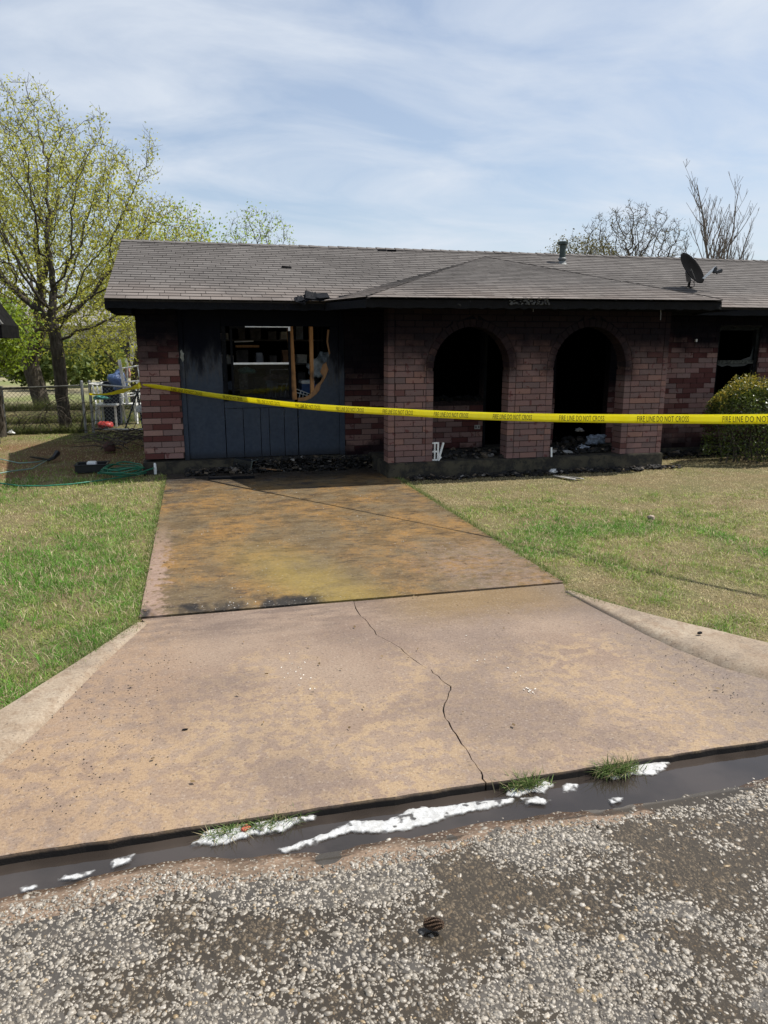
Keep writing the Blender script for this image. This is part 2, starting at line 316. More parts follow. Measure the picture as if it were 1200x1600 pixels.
# ------------------------------------------------------------------ object helpers
def tag(o, label=None, cat=None, group=None, kind=None):
    if label: o['label'] = label
    if cat: o['category'] = cat
    if group: o['group'] = group
    if kind: o['kind'] = kind
    return o
def thing(name, loc, label, cat, group=None, rz=0):
    o = bpy.data.objects.new(name, None); COL.objects.link(o); o.location = loc; o.rotation_euler = (0, 0, rz); o.empty_display_size = .1
    return tag(o, label, cat, group)
def link(name, me, parent=None, world=True):
    o = bpy.data.objects.new(name, me); COL.objects.link(o)
    if parent is not None:
        o.parent = parent
        if world: o.matrix_parent_inverse = pw(parent).inverted()
    return o
def pw(o):
    m = Matrix.LocRotScale(o.location, o.rotation_euler, o.scale)
    return m if o.parent is None else pw(o.parent) @ o.matrix_parent_inverse @ m
class MB:
    def __init__(s): s.v = []; s.f = []; s.t = []; s.tint = .5
    def add(s, vs, fs):
        n = len(s.v); s.v += [tuple(p) for p in vs]; s.t += [s.tint]*len(vs); s.f += [tuple(i+n for i in f) for f in fs]
    def box(s, x0, x1, y0, y1, z0, z1, M4=None, j=0.):
        vs = [Vector((x, y, z)) for z in (z0, z1) for y in (y0, y1) for x in (x0, x1)]
        if j: vs = [p + Vector((random.uniform(-j, j), random.uniform(-j, j), random.uniform(-j, j))) for p in vs]
        if M4 is not None: vs = [M4 @ p for p in vs]
        s.add(vs, [(0, 2, 3, 1), (4, 5, 7, 6), (0, 1, 5, 4), (2, 6, 7, 3), (0, 4, 6, 2), (1, 3, 7, 5)])
    def prism(s, poly, off):           # poly: list of Vector (front), extruded by off
        n = len(poly); off = Vector(off); vs = [Vector(p) for p in poly]+[Vector(p)+off for p in poly]
        s.add(vs, [tuple(range(n)), tuple(range(2*n-1, n-1, -1))]+[(i, i+n, (i+1) % n+n, (i+1) % n) for i in range(n)])
    def bar(s, a, b, w, h, up=(0, 0, 1)):
        a = Vector(a); b = Vector(b); d = (b-a).normalized(); u = Vector(up)
        if abs(d.dot(u)) > .98: u = Vector((0, 1, 0))
        r = d.cross(u).normalized()*w/2; u = r.cross(d).normalized()*h/2
        vs = [a-r-u, a+r-u, a+r+u, a-r+u, b-r-u, b+r-u, b+r+u, b-r+u]
        s.add(vs, [(0, 1, 2, 3), (7, 6, 5, 4), (0, 4, 5, 1), (1, 5, 6, 2), (2, 6, 7, 3), (3, 7, 4, 0)])
    def tube(s, pts, r, n=6, closed=False, cap=True):
        pts = [Vector(p) for p in pts]; rs = r if isinstance(r, (list, tuple)) else [r]*len(pts); b = len(s.v); k = len(pts); u = None; vs = []
        for i, p in enumerate(pts):
            a = pts[(i-1) % k] if (closed or i > 0) else p; c = pts[(i+1) % k] if (closed or i < k-1) else p
            d = (c-a); d = d.normalized() if d.length > 1e-9 else Vector((0, 0, 1))
            if u is None: u = Vector((0, 0, 1)) if abs(d.z) < .9 else Vector((1, 0, 0))
            u = (u-d*u.dot(d)); u = u.normalized() if u.length > 1e-6 else d.orthogonal().normalized(); v = d.cross(u)
            vs += [p+(u*math.cos(2*math.pi*q/n)+v*math.sin(2*math.pi*q/n))*rs[i] for q in range(n)]
        fs = [(i*n+q, i*n+(q+1) % n, ((i+1) % k)*n+(q+1) % n, ((i+1) % k)*n+q) for i in range(k if closed else k-1) for q in range(n)]
        if cap and not closed: fs += [tuple(range(n-1, -1, -1)), tuple((k-1)*n+q for q in range(n))]
        s.add(vs, fs)
    def lathe(s, c, prof, n=16, axis=(0, 0, 1)):
        q = Vector((0, 0, 1)).rotation_difference(Vector(axis)); c = Vector(c)
        vs = [c+q @ Vector((r*math.cos(2*math.pi*i/n), r*math.sin(2*math.pi*i/n), z)) for r, z in prof for i in range(n)]
        fs = [(j*n+i, j*n+(i+1) % n, (j+1)*n+(i+1) % n, (j+1)*n+i) for j in range(len(prof)-1) for i in range(n)]
        s.add(vs, fs+[tuple(range(n-1, -1, -1)), tuple((len(prof)-1)*n+i for i in range(n))])
    def mesh(s, name, mat, smooth=False, bevel=0):
        me = bpy.data.meshes.new(name); me.from_pydata(s.v, [], s.f)
        bm = bmesh.new(); bm.from_mesh(me)
        lay = None
        bmesh.ops.recalc_face_normals(bm, faces=bm.faces[:]); bm.to_mesh(me); bm.free()
        a = me.attributes.new('tint', 'FLOAT', 'POINT'); a.data.foreach_set('value', s.t)
        if isinstance(mat, (list, tuple)):
            for m in mat: me.materials.append(m)
        else: me.materials.append(mat)
        if smooth: me.polygons.foreach_set('use_smooth', [True]*len(me.polygons))
        if bevel:
            bm = bmesh.new(); bm.from_mesh(me); bmesh.ops.bevel(bm, geom=bm.edges[:], offset=bevel, segments=2, affect='EDGES'); bm.to_mesh(me); bm.free()
        me.update(); return me
    def obj(s, name, mat, parent=None, smooth=False, bevel=0, world=True): return link(name, s.mesh(name, mat, smooth, bevel), parent, world)
def npmesh(name, V, Fc, mat, attrs=None, smooth=False):
    """V (n,3), Fc (m,k) uniform faces"""
    me = bpy.data.meshes.new(name); k = Fc.shape[1]; me.vertices.add(len(V)); me.vertices.foreach_set('co', V.astype(np.float32).ravel())
    me.loops.add(Fc.size); me.loops.foreach_set('vertex_index', Fc.astype(np.int32).ravel()); me.polygons.add(len(Fc))
    me.polygons.foreach_set('loop_start', np.arange(0, Fc.size, k, dtype=np.int32)); me.polygons.foreach_set('loop_total', np.full(len(Fc), k, dtype=np.int32))
    if smooth: me.polygons.foreach_set('use_smooth', np.ones(len(Fc), dtype=bool))
    me.materials.append(mat)
    for nm, (typ, arr) in (attrs or {}).items():
        a = me.attributes.new(nm, typ, 'POINT'); a.data.foreach_set('value' if typ == 'FLOAT' else 'color', arr.astype(np.float32).ravel())
    me.update(calc_edges=True); return me
def vnoise(x, y, s, seed=0.):                       # smooth value noise on numpy arrays
    r = np.random.default_rng(int(seed*977)+5); G = r.random((256, 256)); x = np.asarray(x)*s+37.3*seed; y = np.asarray(y)*s+11.7*seed
    xi = np.floor(x).astype(int); yi = np.floor(y).astype(int); fx = x-xi; fy = y-yi; fx = fx*fx*(3-2*fx); fy = fy*fy*(3-2*fy)
    g = lambda a, b: G[a & 255, b & 255]
    return (g(xi, yi)*(1-fx)+g(xi+1, yi)*fx)*(1-fy)+(g(xi, yi+1)*(1-fx)+g(xi+1, yi+1)*fx)*fy
def fbm(x, y, s, seed=0., o=3): return sum(vnoise(x, y, s*2**i, seed+i)*.5**i for i in range(o))/sum(.5**i for i in range(o))

# ================================================================== SETTING: ground, drive, curbs, gutter, road
YS = 2.375        # street-side edge of the drive
def sheet(name, x0, x1, y0, y1, z, mat, kind='structure', nx=1, ny=1, zf=None):
    xs = np.linspace(x0, x1, nx+1); ys = np.linspace(y0, y1, ny+1); X, Y = np.meshgrid(xs, ys); Z = np.full_like(X, z) if zf is None else zf(X, Y)
    V = np.stack([X.ravel(), Y.ravel(), Z.ravel()], 1); i = np.arange(nx*ny); a = (i//nx)*(nx+1)+i % nx
    me = npmesh(name, V, np.stack([a, a+1, a+nx+2, a+nx+1], 1), mat, smooth=nx > 1); o = link(name, me); o['kind'] = kind; return o
sheet('lawn_ground', -500, 500, YS+.02, 900, -.014, M['soil'])
def roadz(X, Y):
    base = -.030+np.clip((2.12-Y), -.2, 2)*.014-np.clip(Y-2.12, 0, 1)*.12
    dip = -.006*np.exp(-(((X-1.75)/.55)**2+((Y-1.82)/.22)**2))-.004*np.exp(-(((X-.75)/.5)**2+((Y-1.85)/.16)**2))
    return base+dip+(fbm(X+.3*Y, Y*1.3, 4.5, 3, 6)-.5)*.012
sheet('road', -1.6, 3.2, .78, 2.28, 0, M['road'], nx=400, ny=120, zf=roadz)
sheet('street_left', -6, -1.6, -4, 2.28, 0, M['road'], nx=110, ny=150, zf=roadz); sheet('street_right', 3.2, 10, -4, 2.28, 0, M['road'], nx=170, ny=150, zf=roadz); sheet('street_near', -1.6, 3.2, -4, .78, 0, M['road'], nx=120, ny=110, zf=roadz)
sheet('far_road', -500, 500, -9, -4.0, .03, M['road'])
sheet('far_ground', -500, 500, -500, -9, .05, M['soil'])
sheet('left_road', -500, -6, -4, 2.16, -.02, M['road']); sheet('right_road', 10, 500, -4, 2.16, -.02, M['road'])
def edgeY(X): return 2.125+(fbm(X, X*0, 1.6, 21, 4)-.5)*.20
def gutz(X, Y):
    e = edgeY(X); t = np.clip((Y-e)/(2.38-e), 0, 1); z = -.0285-.020*np.sin(np.clip(t*1.35, 0, 1)*math.pi/2)**1.3
    bank = np.exp(-((X+.30)/.55)**2)*.6+np.exp(-((X-.45)/.45)**2)*.3-.35*np.clip((X-1.1)/.8, 0, 1)
    z = z+(fbm(X, Y, 7, 5)-.5)*.010+bank*.014*(1-t)
    return z-np.clip(e-Y, 0, 1)*.16
sheet('gutter', -6, 10, 1.98, 2.42, 0, M['silt'], nx=900, ny=40, zf=gutz)
sheet('left_gutter', -500, -6, 2.1, 2.42, -.05, M['silt']); sheet('right_gutter', 10, 500, 2.1, 2.42, -.05, M['silt'])
tag(sheet('gutter_water', -6, 10, 2.00, 2.40, -.0372, M['gutter_water']), kind='structure')
def filmz(X, Y): return -.0306+np.clip((2.12-Y), 0, 2)*.0137
sheet('street_water', -1.3, 3.6, 1.1, 2.14, 0, M['film'], nx=60, ny=20, zf=filmz)

# drive slabs (two parts each side of a real crack)
drive = thing('driveway', (1, 6, 0), 'stained concrete driveway with cracked apron running from the street to the burned garage', 'driveway'); drive['kind'] = 'structure'
del drive['category']; del drive['label']
crack_px = [(552, 938), (560, 958), (575, 972), (590, 992), (612, 1003), (632, 1018), (655, 1038), (672, 1046), (690, 1062), (705, 1072), (700, 1088), (693, 1104), (697, 1122), (708, 1140), (722, 1162), (738, 1186), (750, 1206), (757, 1222)]
crack = [gr(x, y) for x, y in crack_px]
cr = [Vector((crack[0].x, 4.53, 0))]
for a, b in zip(crack, crack[1:]):
    for k in range(3):
        p = a.lerp(b, (k+1)/3); cr.append(p+Vector((random.uniform(-.006, .006), 0, 0)))
cr[-1] = Vector((cr[-1].x, YS, 0)); cr = [cr[0]]+[p for p in cr[1:-1] if YS+.005 < p.y < 4.525]+[cr[-1]]
cr2 = sorted(cr, key=lambda p: -p.y)
lin_px = [(232, 974), (190, 1012), (150, 1050), (110, 1092), (75, 1130), (0, 1197)]; lout_px = [(213, 968), (182, 990), (150, 1012), (112, 1038), (75, 1062), (0, 1112)]
rin_px = [(882, 924), (925, 948), (960, 966), (1005, 990), (1050, 1011), (1130, 1043), (1200, 1062)]; rout_px = [(893, 914), (930, 928), (960, 938), (1005, 952), (1050, 965), (1130, 985), (1200, 1003)]
Lin = [gr(*p, .004) for p in lin_px]; Lout = [gr(*p, .03) for p in lout_px]; Rin = [gr(*p, .004) for p in rin_px]; Rout = [gr(*p, .05) for p in rout_px]
Lin += [Vector((-1.05, 2.62, 0)), Vector((-1.35, 2.42, 0)), Vector((-2.0, YS, 0)), Vector((-8, YS, 0))]; Lout += [Vector((-1.2, 3.0, 0)), Vector((-1.6, 2.72, 0)), Vector((-2.2, 2.56, 0)), Vector((-8, 2.56, 0))]
Rin += [Vector((2.85, 2.62, 0)), Vector((3.1, 2.44, 0)), Vector((3.6, YS, 0)), Vector((12, YS, 0))]; Rout += [Vector((3.15, 3.0, 0)), Vector((3.45, 2.75, 0)), Vector((3.9, 2.58, 0)), Vector((12, 2.58, 0))]
def slab(name, outline, mat, depth=.11, top=0.):
    bm = bmesh.new(); vs = [bm.verts.new((p[0], p[1], top)) for p in outline]; f = bm.faces.new(vs)
    if f.normal.z < 0: f.normal_flip()
    r = bmesh.ops.extrude_face_region(bm, geom=[f]); ev = [e for e in r['geom'] if isinstance(e, bmesh.types.BMVert)]
    for v in ev: v.co.z -= depth
    bmesh.ops.recalc_face_normals(bm, faces=bm.faces[:]); bmesh.ops.triangulate(bm, faces=[f for f in bm.faces if len(f.verts) > 4])
    me = bpy.data.meshes.new(name); bm.to_mesh(me); bm.free(); me.materials.append(mat); o = link(name, me, drive); return o
gap = .0035
wob = lambda n, a, b, amp: [Vector((a.x+(b.x-a.x)*i/n, a.y+(b.y-a.y)*i/n+random.uniform(-amp, amp), 0)) for i in range(n+1)]
botL = wob(40, Vector((cr2[-1].x-gap, YS, 0)), Vector((-1.9, YS, 0)), .004); botR = wob(40, Vector((2.9, YS, 0)), Vector((cr2[-1].x+gap, YS, 0)), .004)
left = [Vector((p.x-gap*random.uniform(.4, 1.3), p.y, 0)) for p in cr2]+botL[1:]+[Vector((-1.35, 2.42, 0)), Vector((-1.02, 2.7, 0))]+[Vector((p.x-.012, p.y, 0)) for p in reversed(Lin[:6])]+[Vector((-.40, 4.53, 0))]
right = [Vector((p.x+gap*random.uniform(.4, 1.3), p.y, 0)) for p in reversed(cr2)]+[Vector((2.46, 4.53, 0))]+[Vector((p.x+.012, p.y, 0)) for p in Rin[:7]]+[Vector((2.86, 2.65, 0))]+botR[:-1]
slab('apron_slab', left, M['apron']); slab('apron_slab', right, M['apron'], top=-.002)
slab('driveway_slab', [Vector((-.415, 4.555, 0)), Vector((2.47, 4.545, 0)), Vector((2.40, 9.93, 0)), Vector((-.42, 9.93, 0))], M['upper'], top=.006)
bedm = plain('joint_dirt', (.018, .015, .012), .95)
mb = MB(); mb.box(-.36, 2.36, YS+.02, 4.7, -.10, -.010); mb.obj('joint_bed', bedm, drive)
# curbs: swept rounded section between inner and outer line
def curb(name, A, B, hmax):
    V = []; n = len(A); S = 8
    for i in range(n):
        t = min(1, i/4); h = .012+hmax*min(1, i/5)
        for k in range(S+1):
            u = k/S; p = A[i].lerp(B[i], u); z = h*min(1, math.sin(min(1, u*2.6)*math.pi/2)); V.append((p.x, p.y, z if 0 < k else -.02))
    Fc = [(i*(S+1)+k, i*(S+1)+k+1, (i+1)*(S+1)+k+1, (i+1)*(S+1)+k) for i in range(n-1) for k in range(S)]
    mbx = MB(); mbx.add(V, Fc); o = mbx.obj(name, M['curb'], None, smooth=True); o['kind'] = 'structure'
    sub = o.modifiers.new('s', 'SUBSURF'); sub.levels = 2; sub.render_levels = 2; return o
curb('left_curb', Lin, Lout, .022); curb('right_curb', Rin, Rout, .032)
mb = MB(); mb.box(-60, -1.96, YS-.003, 2.5, -.12, .02); mb.box(3.55, 60, YS-.003, 2.5, -.12, .045); o = mb.obj('curb_face', M['curb']); o['kind'] = 'structure'

# ================================================================== HOUSE
YG, YP, EZ = 10.05, 9.0, 2.19; TH = .20
house = thing('brick_house', (3.5, 10, 0), 'long single storey brick house with fire blackened porch arches, charred eaves and grey shingle roof', 'house')
CH, BL, J = .0768, .245, .0085
indiv = []          # porch bricks queued as single objects
def clip_arch(x0, x1, z0, z1, arches):
    """parts of the rect outside all arches; returns list of polygons [(x,z)...]"""
    segs = [(x0, x1)]; polys = [[(x0, z0), (x1, z0), (x1, z1), (x0, z1)]]
    for cx, Ro, zs in arches:
        new = []
        for P in polys:
            xa = min(p[0] for p in P); xb = max(p[0] for p in P)
            def half(z):
                if z <= zs: return Ro
                d = Ro*Ro-(z-zs)**2
                return math.sqrt(d) if d > 0 else 0
            h0, h1 = half(z0), half(z1)
            if h0 == 0 or xb <= cx-h0 or xa >= cx+h0: new.append(P); continue
            if xa < cx-h1 or h1 == 0:
                lim0, lim1 = cx-h0, cx-h1; a0, a1 = min(xb, lim0), min(xb, lim1)
                Q = [(xa, z0), (max(xa, a0), z0), (max(xa, a1), z1), (xa, z1)]
                if max(a0, a1)-xa > .012: new.append(Q)
            if xb > cx+h1 or h1 == 0:
                a0, a1 = max(xa, cx+h0), max(xa, cx+h1)
                Q = [(min(xb, a0), z0), (xb, z0), (xb, z1), (min(xb, a1), z1)]
                if xb-min(a0, a1) > .012: new.append(Q)
        polys = new
    return polys
def brick_poly(P, Y, proud, depth, tint=None):
    return [Vector((x, Y-proud, z)) for x, z in P], Vector((0, depth, 0))
def courses(X0, X1, Z0, Z1, Y, openings=(), arches=(), mbs=None, single=False, proud=.008, jig=.006):
    k = 0; z = Z0
    while z < Z1-.02:
        z1 = min(z+CH-J, Z1); off = (k % 2)*BL/2+random.uniform(-.02, .02); x = X0-off
        while x < X1:
            a, b = max(x, X0), min(x+BL-J, X1)
            if b-a > .03:
                rects = [(a, b)]
                for (oa, ob, oz0, oz1) in openings:
                    if z1 > oz0 and z < oz1:
                        nr = []
                        for (p, q) in rects:
                            if q <= oa or p >= ob: nr.append((p, q)); continue
                            if oa-p > .03: nr.append((p, oa-.004))
                            if q-ob > .03: nr.append((ob+.004, q))
                        rects = nr
                for (p, q) in rects:
                    for P in clip_arch(p, q, z, z1, arches):
                        pr = proud+random.uniform(0, .004)
                        area = (max(s[0] for s in P)-min(s[0] for s in P))
                        if single: indiv.append((P, Y, pr, area))
                        else: mbs.tint = random.random(); poly, off2 = brick_poly(P, Y, pr, .05); mbs.prism(poly, off2)
            x += BL
        z += CH; k += 1
# --- porch wall (mortar core with two arches)
A1 = (3.43, .52, 1.37); A2 = (5.10, .535, 1.365); RING = .085
PX0, PX1, PZ0, PZ1 = 2.33, 6.26, .19, 2.10
def porch_core():
    mb = MB(); y0, y1 = YP, YP+TH-.004
    xs = [(PX0+.004, A1[0]-A1[1]), (A1[0]+A1[1], A2[0]-A2[1]), (A2[0]+A2[1], PX1-.004)]
    for a, b in xs: mb.box(a, b, y0, y1, PZ0, A1[2])
    for a, b in xs: mb.box(a, b, y0+.0005, y1-.0005, A1[2], PZ1)
    for cx, r, zs in (A1, A2):
        n = 28; pts = [(cx-r*math.cos(math.pi*i/n), zs+r*math.sin(math.pi*i/n)) for i in range(n+1)]
        for (xa, za), (xb, zb) in zip(pts, pts[1:]): mb.prism([Vector((xa, y0, za)), Vector((xb, y0, zb)), Vector((xb, y0, PZ1)), Vector((xa, y0, PZ1))], (0, TH-.004, 0))
    return mb.obj('porch_wall', M['mortar'], house)
porch = porch_core()
arO = [(A1[0], A1[1]+RING+J, A1[2]), (A2[0], A2[1]+RING+J, A2[2])]
cols = [(PX0-.006, PX0+.075)]
courses(PX0+.085, PX1-.075, PZ0, PZ1, YP, arches=arO, single=True)
heads = []
for k in range(25):       # corner and jamb header columns, right through the wall
    z = PZ0+k*CH
    for x0, x1, top in ((PX0-.004, PX0+.075, PZ1), (PX1-.066, PX1+.006, PZ1), (A1[0]-A1[1]-RING, A1[0]-A1[1]+.006, A1[2]), (A1[0]+A1[1]-.006, A1[0]+A1[1]+RING, A1[2]), (A2[0]-A2[1]-RING, A2[0]-A2[1]+.006, A2[2]), (A2[0]+A2[1]-.006, A2[0]+A2[1]+RING, A2[2])):
        if z+CH-J <= top+.02: heads.append(([(x0, z), (x1, z), (x1, z+CH-J), (x0, z+CH-J)], YP, .010, .3))
rings = []
for cx, r, zs in (A1, A2):
    n = 21
    for i in range(n):
        a0 = math.pi*(i+.06)/n; a1 = math.pi*(i+.94)/n; q = lambda a, rr: (cx-rr*math.cos(a), zs+rr*math.sin(a))
        rings.append(([q(a0, r-.006), q(a1, r-.006), q(a1, r+RING), q(a0, r+RING)], YP, .010, .3))
queue = [('n',)+b for b in indiv]+[('h',)+b for b in heads]+[('r',)+b for b in rings]
# the ones that show largest (full stretchers clear of the soffit) become single parts
queue.sort(key=lambda b: -(min(b[4], .25)+(.0 if max(p[1] for p in b[1]) < 2.02 else -1)+(.1 if b[0] != 'n' else 0)))
cache = {}; rest = MB()
for i, (kd, P, Y, pr, ar) in enumerate(queue):
    dep = .05 if kd == 'n' else TH+.018
    if i < 296:
        key = (round(max(p[0] for p in P)-P[0][0], 2), kd) if kd == 'n' and abs(P[0][0]-P[3][0]) < 1e-4 and abs(P[1][0]-P[2][0]) < 1e-4 else None
        c = Vector((P[0][0], Y-pr, P[0][1]))
        if key and key in cache: me = cache[key]
        else:
            m1 = MB(); m1.prism([Vector((x-P[0][0], 0, z-P[0][1])) for x, z in P], (0, dep, 0)); me = m1.mesh('brick', M['brick_porch_o'], bevel=.003 if kd == 'n' else 0)
            if key: cache[key] = me
        o = link('brick', me, porch, world=False); o.matrix_parent_inverse = pw(porch).inverted(); o.location = c
    else:
        rest.tint = random.random(); rest.prism([Vector((x, Y-pr, z)) for x, z in P], (0, dep, 0))
o = rest.obj('bricks', M['brick_porch'], porch); o['kind'] = 'stuff'
mb = MB(); mb.box(PX0-.02, PX1+.03, YP-.05, 10.4, -.12, PZ0-.004); slabf = mb.obj('porch_slab', M['foundation'], house, bevel=.012)
mb = MB(); mb.box(-.72, 2.34, 10.0, 13.9, -.12, .155); mb.box(PX1+.05, 16, YG-.02, 14.9, -.12, .085); mb.obj('foundation', M['foundation'], house)
# --- garage wall: pillar, siding, recess
def bwall(name, X0, X1, Z0, Z1, Y, matb, matm, openings=(), T=.12):
    cells = sorted(set([X0, X1]+[v for o_ in openings for v in o_[:2] if X0 < v < X1])); zs = sorted(set([Z0, Z1]+[v for o_ in openings for v in o_[2:] if Z0 < v < Z1]))
    mb = MB()
    for a, b in zip(cells, cells[1:]):
        for c, d in zip(zs, zs[1:]):
            if not any(o_[0] <= (a+b)/2 <= o_[1] and o_[2] <= (c+d)/2 <= o_[3] for o_ in openings): mb.box(a, b, Y, Y+T, c, d)
    o = mb.obj(name, matm, house); m2 = MB(); courses(X0-.004, X1+.004, Z0+.004, Z1, Y, openings=openings, mbs=m2); q = m2.obj('bricks', matb, o); q['kind'] = 'stuff'; return o
bwall('pillar', -.69, -.19, .19, 2.16, YG, M['brick_garage'], M['mortar'], T=.3)
# corner returns of pillar
pill = [o for o in COL.objects if o.name == 'pillar'][0]
bwall('recess_wall', 1.99, 2.95, .13, 2.16, YG, M['brick_mid'], M['mortar_dark'])
bwall('porch_back_wall', 2.955, 6.7, .20, 2.16, YG+.002, M['brick_back'], M['mortar_dark'], openings=((3.0, 4.0, .88, 1.95), (4.02, 5.0, .2, 2.0), (5.15, 6.02, .2, 2.0)))
WRX0, WRX1, WRZ0, WRZ1 = 7.87, 8.62, .75, 1.93
bwall('right_wall', 6.705, 15.8, .085, 2.16, YG, M['brick_right'], M['mortar'], openings=((WRX0, WRX1, WRZ0, WRZ1), (12, 13.2, .75, 1.93)))
mb = MB()
for a, b, c, d in ((-.69, -.57, 10.35, 14.9), (15.7, 15.82, 10.2, 14.9)): mb.box(a, b, c, d, 0, 2.16)
mb.box(-.57, 15.7, 14.8, 14.9, 0, 2.16)
for x in (-.69, 15.7): mb.prism([Vector((x, 9.8, 2.16)), Vector((x, 15.1, 2.16)), Vector((x, 12.51, 3.1))], (.1, 0, 0))
mb.obj('side_wall', M['brick_garage'], house)
# burned rooms inside
mb = MB()
mb.box(2.42, 2.5, YG+.13, 14.8, .1, 2.2); mb.box(6.9, 6.98, YG+.13, 14.8, .1, 2.2); mb.box(2.5, 6.9, 13.2, 13.28, .1, 2.2); mb.box(6.98, 15.6, 12.5, 12.6, .1, 2.2)
mb.box(-.56, 2.42, 13.8, 13.9, .1, 2.2); mb.box(-.56, 15.6, 10.2, 14.7, 2.165, 2.185); mb.box(2.5, 15.6, 10.2, 14.7, .1, .13)
mb.obj('interior_wall', M['soot'], house)
mb = MB(); mb.box(-.56, 2.4, 10.12, 13.8, .156, .16); mb.obj('garage_floor', plain('garage_floor', (.05, .045, .04), .8), house)
# siding panels
def at10(x, y, Y=10.10): p = wl(x, y, Y); return (p.x, p.z)
YD = 10.10
def panel(name, poly, y=YD, t=.02, mat=None): mb = MB(); mb.prism([Vector((x, y, z)) for x, z in poly], (0, t, 0)); return mb.obj(name, mat or M['siding'], house)
panel('wall_panel', [(-.12, .17), (.355, .17), (.355, 2.15), (-.12, 2.15)])
panel('corner_trim', [(-.185, .16), (-.125, .16), (-.125, 2.15), (-.185, 2.15)], YD-.025, .04)
panel('corner_trim', [(1.915, .16), (1.985, .16), (1.985, 2.15), (1.915, 2.15)], YD-.025, .04)
panel('window_sill_board', [(.36, .835), (1.30, .835), (1.30, .93), (.36, .93)], YD-.004)
panel('head_panel', [(.36, 1.90), (1.912, 1.90), (1.912, 2.15), (.36, 2.15)])
xs = [.362, .605, .83, .87, 1.075, 1.30]
xs = [.362, .60, .83, .945, 1.15, 1.335]
for a, b in zip(xs, xs[1:]): panel('wall_board', [(a+.004, .17), (b-.004, .17), (b-.004, .828), (a+.004, .828)], YD+random.uniform(-.002, .002))
# right plywood panel, outer skin burned away around the studs
hole = [(1.345, .17), (1.912, .17), (1.912, 1.895), (1.80, 1.895), (1.775, 1.7), (1.80, 1.55), (1.745, 1.42), (1.775, 1.33), (1.73, 1.22), (1.70, 1.17), (1.66, 1.12), (1.645, 1.05), (1.60, 1.00), (1.53, .945), (1.46, .915), (1.345, .905)]
panel('burned_panel', hole)
inner = [(1.345, .86), (1.50, .87), (1.60, .93), (1.70, 1.02), (1.80, 1.20), (1.80, 1.34), (1.775, 1.45), (1.70, 1.40), (1.66, 1.30), (1.70, 1.24), (1.66, 1.17), (1.60, 1.12), (1.56, 1.04), (1.50, .99), (1.44, .96), (1.345, .955)]
panel('plywood_edge', inner, YD+.024, .012, M['plywood'])
panel('plywood_edge', [(1.79, 1.5), (1.83, 1.5), (1.84, 1.86), (1.77, 1.86), (1.755, 1.70), (1.775, 1.6)], YD+.024, .012, M['plywood'])
for a, b, tilt in ((1.262, 1.335, -.03), (1.530, 1.575, .0)):
    mb = MB(); mb.prism([Vector((a+tilt, YD+.04, 1.90)), Vector((b+tilt, YD+.04, 1.90)), Vector((b, YD+.04, .93)), Vector((a, YD+.04, .93))], (0, .085, 0)); mb.obj('stud', M['stud_wood'], house)
mb = MB(); mb.box(.36, .42, YD-.02, YD+.02, .93, 1.90, j=.004); mb.obj('window_trim', M['char'], house)
# garage window
mb = MB(); z0, z1, x0, x1 = .93, 1.90, .47, 1.262
mb.box(x0, x0+.03, YD-.012, YD+.05, z0, z1); mb.box(x1-.03, x1, YD-.012, YD+.05, z0, z1); mb.box(x0+.03, x1-.03, YD-.012, YD+.05, z1-.03, z1); mb.box(x0+.03, x1-.03, YD-.012, YD+.05, z0, z0+.03)
win = mb.obj('window', M['char'], house)
def glassm():
    t = NT('sooty_glass'); n = t.noise(6, 5, .7); gl = t.n('ShaderNodeBsdfGlossy'); gl.inputs['Roughness'].default_value = .06; gl.inputs[0].default_value = (.8, .85, .9, 1)
    tr = t.n('ShaderNodeBsdfTransparent'); tr.inputs[0].default_value = (.75, .78, .8, 1); df = t.n('ShaderNodeBsdfDiffuse'); df.inputs[0].default_value = (.01, .01, .012, 1)
    a = t.n('ShaderNodeMixShader'); t.l(t.rng(n, .35, .7, .05, .75), a.inputs[0]); t.l(tr.outputs[0], a.inputs[1]); t.l(df.outputs[0], a.inputs[2])
    b = t.n('ShaderNodeMixShader'); b.inputs[0].default_value = .012; t.l(a.outputs[0], b.inputs[1]); t.l(gl.outputs[0], b.inputs[2]); t.l(b.outputs[0], t.out.inputs[0]); return t.m
M['glass'] = glassm()
mb = MB(); mb.box(x0+.03, x1-.03, YD-.008, YD+.03, 1.405, 1.43); mb.obj('meeting_rail', M['alu'], win)
mb = MB(); mb.box(x0+.03, x1-.03, YD+.012, YD+.016, z0+.03, 1.405); mb.obj('pane', M['glass'], win)
mb = MB(); mb.box(x0+.2, x1, YD-.016, YD-.011, 1.885, 1.897); mb.box(x1-.028, x1, YD-.018, YD-.013, 1.84, 1.885); mb.obj('scorched_edge', M['alu'], win)
# splash of whitened paint on the left trim
mb = MB(); mb.prism([Vector((x, YD-.026, z)) for x, z in [(-.17, 1.58), (-.15, 1.60), (-.135, 1.56), (-.12, 1.555), (-.13, 1.52), (-.125, 1.47), (-.145, 1.44), (-.16, 1.48), (-.175, 1.50), (-.165, 1.54)]], (0, -.006, 0)); mb.obj('paint_blister', plain('blister', (.2, .21, .19)), house)
